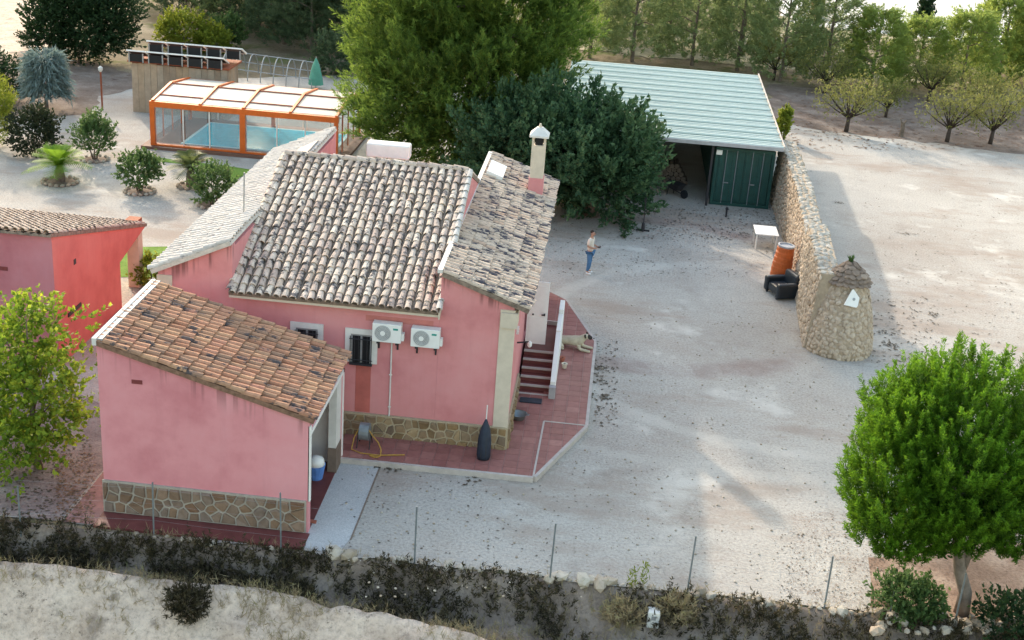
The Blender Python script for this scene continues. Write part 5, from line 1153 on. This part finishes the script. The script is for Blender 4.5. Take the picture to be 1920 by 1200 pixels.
rp_ = G(1625, 52); t = thing('brick_pillar', 'far red brick pillar beyond the pine row', 'pillar', tuple(rp_)); MB().box(-.3, .3, -.3, .3, 0, 1.7).build('shaft', 'clay', t); MB().box(-.38, .38, -.38, .38, 1.7, 1.82).build('cap', 'kerb', t)
rp_ = G(1525, 30); t = thing('brick_pillar', 'far reddish pillar half hidden by the pines, left of the other one', 'pillar', tuple(rp_)); MB().box(-.3, .3, -.3, .3, 0, 2.2).build('shaft', 'clay', t); MB().box(-.38, .38, -.38, .38, 2.2, 2.32).build('cap', 'kerb', t)

# ------------------------------------------------------------------ fence, edging stones, scrub, litter
FE = thing('wire_fence', 'thin wire fence on slim grey metal posts along the near edge of the plot', 'fence')
fx = []
for u, v, h in ((38, 985, 1.05), (288, 1000, 1.35), (527, 1030, 1.5), (777, 1060, 1.55), (1030, 1092, 1.55), (1288, 1112, 1.5), (1546, 1138, 1.35), (1668, 1150, .6), (1790, 1168, 1.3)):
    q = G(u, v); fx.append(q); MB().tube([(q.x, q.y, -.3), (q.x + random.uniform(-.03, .03), q.y + random.uniform(-.02, .02), h)], .022, 6).build('post', 'galv', FE)
wr = MB()
for a, b in zip(fx[:6], fx[1:7]):
    for h in (.35, .8, 1.2): wr.tube([a + Vector((0, 0, h)), (a + b) / 2 + Vector((0, 0, h - .02)), b + Vector((0, 0, h))], .0022, 3, False)
wr.build('wire', 'steel', FE)
ED = thing('edging_stones', 'row of pale loose stones lining the near edge of the gravel yard', 'stone edging')
def edge_stone(x, y, s_, z=0.0):
    o = link('stone', random.choice(PM), ED, (x, y, z + s_ * .2)); o.scale = (s_ * random.uniform(.9, 1.3), s_ * random.uniform(.8, 1.1), s_ * random.uniform(.7, 1.1)); o.rotation_euler = (random.uniform(-.4, .4), random.uniform(-.4, .4), random.uniform(0, 6.28))
x = -3.4
while x < 9.6: edge_stone(x, -5.88 + random.uniform(-.1, .12), random.choice((.14, .18, .24, .32, .42)), -.03); x += random.uniform(.14, .34)
for i in range(42): q = G(random.uniform(1640, 1910), 1150 + random.uniform(0, 40)); edge_stone(q.x, q.y, random.uniform(.12, .34))
for i in range(12): q = G(random.uniform(200, 520), random.uniform(998, 1016)); edge_stone(q.x, -5.9 + random.uniform(-.05, .1), random.uniform(.1, .24), -.03)
# dark scrub in the ditch (uncountable)
N_ = 3300; xs = rng.uniform(-15, 14.5, N_); P = []
for x in xs:
    c_ = crest(x); t = random.random() ** 1.3; y = -6.0 + (c_ * .75 - 1.55 + 6.0) * t if x < 2 else -6.05 - random.random() * 1.5
    dn = fbm(x, y, .5) + .35 - .02 * max(0, x - 1) + (.3 if t < .4 else 0)
    if dn > .2: P.append((x, y, ground_z(x, y) + random.uniform(0, .32) * min(1, dn + .2)))
P = np.array(P); d = rng.normal(0, .5, P.shape) + np.array((0, 0, 1))
stuff(link('scrub', np_mesh('scrub', plumes(P, d, 16, .3, .1, .12, .028, .6, .8), 4, 'L_scrub')))
P = []
for i in range(5000):
    x = random.uniform(-14, 13); s_ = random.uniform(-.7, 1.2) if random.random() < .6 else random.uniform(0, 4); y = crest(x) - s_ + .3
    if fbm(x, y, .7) > .12: P.append((x, y, ground_z(x, y)))
for i in range(2600):
    x = random.uniform(-14, 13); y = random.uniform(-7.6, -5.75); P.append((x, y, ground_z(x, y)))
P = np.array(P); d = rng.normal(0, .35, P.shape) + np.array((0, 0, 1))
stuff(link('dry_grass', np_mesh('dry_grass', plumes(P, d, 5, .2, .05, .24, .012, .4, .5), 4, 'L_dry')))
bb = G(352, 1168, -1.0); q = Vector((bb.x, bb.y, ground_z(bb.x, bb.y))); 
p, d = blob_points([(q.x, q.y, q.z + .25, .42, .4, .4)], 260, .3, .25); plant('bank_bush', 'dark dry bush growing on the pale sandy bank', 'bush', q, plumes(p, up(d, .8), 8, .22, .07, .16, .03, .5, .8), 'L_scrub')
for i, (u, v, lab) in enumerate(((1165, 1190, 'yellow green tuft at the lower edge left of the white marker'), (1262, 1195, 'yellow green tuft at the lower edge right of the white marker'))):
    bb = G(u, v, -.9); q = Vector((bb.x, bb.y, ground_z(bb.x, bb.y))); p, d = blob_points([(q.x, q.y, q.z + .15, .42, .3, .28)], 200, .3, .25); plant('grass_tuft', lab, 'plant', q, plumes(p, up(d, 1), 8, .25, .07, .2, .022, .4, .7), 'L_dry')
for i, (u, v, h) in enumerate(((1185, 1100, .5), (1205, 1098, .62))):
    q = G(u, v); n = 60; P = np.stack([q.x + rng.normal(0, .05, n), q.y + rng.normal(0, .05, n), rng.uniform(0, h, n)], 1); plant('weed', ['spindly weed by the fence, the shorter left one', 'spindly weed by the fence, the taller right one'][i], 'weed', q, leaves(P, rng.normal(0, .5, P.shape) + np.array((0, 0, 1)), .14, .03), 'L_shrub', None)
mk = G(1220, 1196, -.9); mk.z = ground_z(mk.x, mk.y); t = thing('marker_post', 'short white marker block with a grey mark at the bottom edge', 'marker', tuple(mk)); MB().box(-.14, .14, -.12, .12, -.1, .32).build('block', 'plastic', t, bevel=.02); MB().box(-.05, .05, -.13, -.121, .12, .22).build('mark', 'fan', t)
# fallen leaves and pebbles on the yard
def flat_scatter(n, fpos, l, w_, z=.012):
    P = np.array([fpos() for _ in range(n)]); P = np.concatenate([P, np.full((n, 1), z)], 1); d = rng.normal(0, 1, (n, 3)) * np.array((1, 1, .25))
    V = leaves(P, d, l, w_, .1); V[..., 2] = z + np.abs(V[..., 2] - z) * .5; return V
def px(u0, u1, v0, v1):
    def f_():
        q = G(random.uniform(u0, u1), random.uniform(v0, v1)); return (q.x, q.y)
    return f_
Ls = [flat_scatter(700, px(1030, 1480, 372, 520), .10, .06), flat_scatter(500, px(1160, 1460, 390, 450), .12, .08), flat_scatter(150, px(640, 1100, 880, 1060), .08, .05), flat_scatter(160, px(1110, 1160, 640, 800), .12, .07),
      flat_scatter(420, px(1630, 1910, 400, 680), .12, .05), flat_scatter(130, px(1630, 1760, 560, 680), .18, .07), flat_scatter(400, px(1100, 1650, 560, 1080), .05, .035), flat_scatter(240, px(1460, 1660, 990, 1140), .07, .04), flat_scatter(100, px(1500, 1920, 300, 420), .16, .05), flat_scatter(600, px(0, 170, 820, 980), .10, .07)]
Ln = [flat_scatter(1500, px(1480, 1660, 960, 1135), .09, .012), flat_scatter(700, px(1640, 1920, 1060, 1150), .10, .014), flat_scatter(900, px(1460, 1920, 180, 282), .3, .12), flat_scatter(500, px(105, 178, 850, 980), .08, .06, .02)]
stuff(link('needle_litter', np_mesh('needle_litter', np.concatenate(Ln), 4, 'L_brown')))
for u, v, n in ((1128, 690, 26), (1125, 715, 22), (1130, 745, 30), (742, 878, 26), (715, 872, 18), (885, 905, 14), (1668, 648, 40), (1700, 440, 20), (1572, 380, 20), (1660, 625, 22), (1750, 590, 16)):
    q = G(u, v); Ls.append(flat_scatter(n, lambda: (q.x + random.gauss(0, .16), q.y + random.gauss(0, .12)), .13, .08, .02))
stuff(link('leaf_litter', np_mesh('leaf_litter', np.concatenate(Ls), 4, 'L_litter')))
peb = []
for i in range(900):
    q = G(random.uniform(640, 1660), random.uniform(560, 1120)); s_ = random.choice((.025, .035, .05, .07)); peb.append(Matrix.Translation((q.x, q.y, s_ * .2)) @ Matrix.Rotation(random.uniform(0, 6), 4, 'Z') @ Matrix.Diagonal((s_, s_, s_, 1)))
peb = [m_ for m_ in peb if not inside((m_.translation.x, m_.translation.y), tp)]
join_copies(peb, rock_meshes('palestone', 1, (.6, .7), 1)[0], 'pebbles')

# ------------------------------------------------------------------ person and dog
def skin(name, V, Ed, R_, mat, parent, root=0, sub=2):
    me = bpy.data.meshes.new(name); me.from_pydata(V, Ed, []); me.materials.append(MT[mat]); o = link(name, me, parent)
    if not me.skin_vertices: 
        bm = bmesh.new(); bm.from_mesh(me); bm.verts.layers.skin.verify(); bm.to_mesh(me); bm.free()
    sk_ = me.skin_vertices[0].data
    for i, r in enumerate(R_): sk_[i].radius = r if isinstance(r, tuple) else (r, r); sk_[i].use_root = (i == root)
    md = o.modifiers.new('skin', 'SKIN'); md.use_smooth_shade = True; md.branch_smoothing = .4
    sb = o.modifiers.new('sub', 'SUBSURF'); sb.levels = sub; sb.render_levels = sub
    return o
pf = G(1103, 513); PE = thing('person', 'person in cream shirt and blue jeans standing on gravel holding a controller', 'person', (pf.x, pf.y, 0), None, math.radians(70))
BV = [(0, 0, .92), (0, .0, 1.08), (0, .005, 1.26), (0, .0, 1.40), (0, -.02, 1.48), (0, -.035, 1.545), (0, -.045, 1.61), (0, -.03, 1.665),
      (-.17, 0, 1.37), (-.225, .03, 1.13), (-.13, -.20, 1.08), (-.09, -.28, 1.10), (.17, 0, 1.37), (.225, .03, 1.13), (.13, -.20, 1.08), (.09, -.28, 1.10),
      (-.09, 0, .86), (-.105, -.03, .48), (-.10, .02, .09), (-.11, -.12, .04), (.09, 0, .86), (.115, .02, .48), (.13, .06, .09), (.14, -.08, .04)]
BE = [(0, 1), (1, 2), (2, 3), (3, 4), (4, 5), (5, 6), (6, 7), (3, 8), (8, 9), (9, 10), (10, 11), (3, 12), (12, 13), (13, 14), (14, 15), (0, 16), (16, 17), (17, 18), (18, 19), (0, 20), (20, 21), (21, 22), (22, 23)]
BR = [(.14, .11), (.125, .10), (.15, .11), .08, .055, .066, .088, .065, .058, .045, .032, .036, .058, .045, .032, .036, .085, .06, .042, .035, .085, .06, .042, .035]
skin('body', BV, BE, BR, 'skin', PE)
skin('shirt', [(0, 0, .88), (0, 0, 1.06), (0, .005, 1.26), (0, 0, 1.40), (-.175, 0, 1.375), (-.225, .025, 1.17), (.175, 0, 1.375), (.225, .025, 1.17)], [(0, 1), (1, 2), (2, 3), (3, 4), (4, 5), (3, 6), (6, 7)], [(.165, .13), (.16, .13), (.172, .13), .09, .075, .068, .075, .068], 'shirt', PE)
skin('jeans', [(0, 0, .93), (-.092, 0, .84), (-.105, -.03, .48), (-.10, .02, .12), (.092, 0, .84), (.115, .02, .48), (.13, .06, .12)], [(0, 1), (1, 2), (2, 3), (0, 4), (4, 5), (5, 6)], [(.15, .125), .098, .078, .064, .098, .078, .064], 'jeans', PE)
for s_, (ax_0, ay_0) in ((-1, (-.10, .02)), (1, (.13, .06))): skin('shoe', [(ax_0, ay_0 + .04, .05), (ax_0 + s_ * .01, ay_0 - .08, .045), (ax_0 + s_ * .015, ay_0 - .17, .035)], [(0, 1), (1, 2)], [.052, .05, .038], 'shoe', PE)
skin('hair', [(0, .035, 1.60), (0, .0, 1.685), (0, -.07, 1.695)], [(0, 1), (1, 2)], [.075, .082, .045], 'hair', PE)
fc = MB()
for s_ in (-1, 1): fc.lathe([(.004, -.012), (.012, 0), (.004, .012)], 8, (s_ * .033, -.128, 1.625))
fc.build('eye', 'dark', PE); MB().add([(-.014, -.118, 1.585), (.014, -.118, 1.585), (0, -.152, 1.592), (0, -.122, 1.632)], [(0, 1, 2), (1, 3, 2), (3, 0, 2)]).build('nose', 'skin', PE)
MB().box(-.024, .024, -.122, -.112, 1.553, 1.562).build('mouth', 'clay', PE)
for s_ in (-1, 1): MB().lathe([(.006, -.03), (.02, -.01), (.02, .012), (.006, .03)], 8, (s_ * .088, -.035, 1.61)).build('ear', 'skin', PE, smoothf=True)
for s_ in (-1, 1):
    for q, (dx, L_) in enumerate(((-.024, .06), (-.008, .07), (.008, .066), (.024, .052))):
        b = Vector((s_ * .085 + dx, -.29, 1.105)); skin('finger', [tuple(b), tuple(b + Vector((-s_ * .01, -L_ * .6, .008))), tuple(b + Vector((-s_ * .03, -L_ * .95, -.012)))], [(0, 1), (1, 2)], [.009, .0085, .007], 'skin', PE, 0, 1)
    b = Vector((s_ * .065, -.27, 1.12)); skin('thumb', [tuple(b), tuple(b + Vector((-s_ * .022, -.03, .02))), tuple(b + Vector((-s_ * .035, -.06, .02)))], [(0, 1), (1, 2)], [.011, .0095, .008], 'skin', PE, 0, 1)
hq = Matrix.Rotation(math.radians(70), 3, 'Z') @ Vector((0, -.335, 1.125)); ctl = thing('remote_controller', 'small dark remote controller held by the person in both hands', 'controller', (pf.x + hq.x, pf.y + hq.y, hq.z), None, math.radians(70))
MB().box(-.075, .075, -.045, .045, -.02, .02).build('case', 'iron', ctl, bevel=.01); MB().tube([(-.03, 0, .02), (-.03, 0, .045)], .008, 6).tube([(.03, 0, .02), (.03, 0, .045)], .008, 6).build('stick', 'fan', ctl)

dg = G(1072, 652, .15); DG = thing('dog', 'large cream dog with dark face lying on the terrace behind the white parapet', 'dog', (dg.x, dg.y, .15), None, math.radians(-12))
DV = [(-.45, .05, .20), (-.2, .04, .23), (.08, .0, .25), (.25, 0, .28), (.36, .0, .40), (.43, .0, .50), (.55, -.01, .46), (.63, -.01, .44),
      (.25, -.13, .20), (.28, -.16, .07), (.55, -.17, .05), (.65, -.17, .045), (.25, .13, .20), (.30, .16, .07), (.56, .15, .05), (.66, .15, .045),
      (-.45, -.17, .17), (-.22, -.27, .10), (-.40, -.28, .05), (-.18, -.30, .04), (-.45, .22, .17), (-.22, .30, .10), (-.40, .30, .05), (-.2, .31, .04), (-.62, .06, .12), (-.85, .14, .05)]
DE = [(0, 1), (1, 2), (2, 3), (3, 4), (4, 5), (5, 6), (6, 7), (3, 8), (8, 9), (9, 10), (10, 11), (3, 12), (12, 13), (13, 14), (14, 15), (0, 16), (16, 17), (17, 18), (18, 19), (0, 20), (20, 21), (21, 22), (22, 23), (0, 24), (24, 25)]
DR = [.16, .175, .19, .17, .12, .115, .07, .05, .085, .06, .05, .042, .085, .06, .05, .042, .10, .08, .045, .04, .10, .08, .045, .04, .05, .025]
skin('body', DV, DE, DR, 'fur', DG, 2)
skin('face_mask', [(.47, 0, .50), (.56, -.01, .47), (.655, -.01, .445)], [(0, 1), (1, 2)], [.098, .079, .054], 'furdark', DG)
for s_ in (-1, 1):
    skin('ear', [(.42, s_ * .09, .585), (.43, s_ * .135, .54), (.46, s_ * .15, .46)], [(0, 1), (1, 2)], [.03, .04, .018], 'furdark', DG, 0, 1)
    MB().lathe([(.004, -.012), (.013, 0), (.004, .012)], 8, (.545, s_ * .055 - .005, .535)).build('eye', 'dark', DG)
MB().lathe([(.008, -.02), (.025, 0), (.008, .02)], 8, (.70, -.01, .465)).build('nose', 'dark', DG)
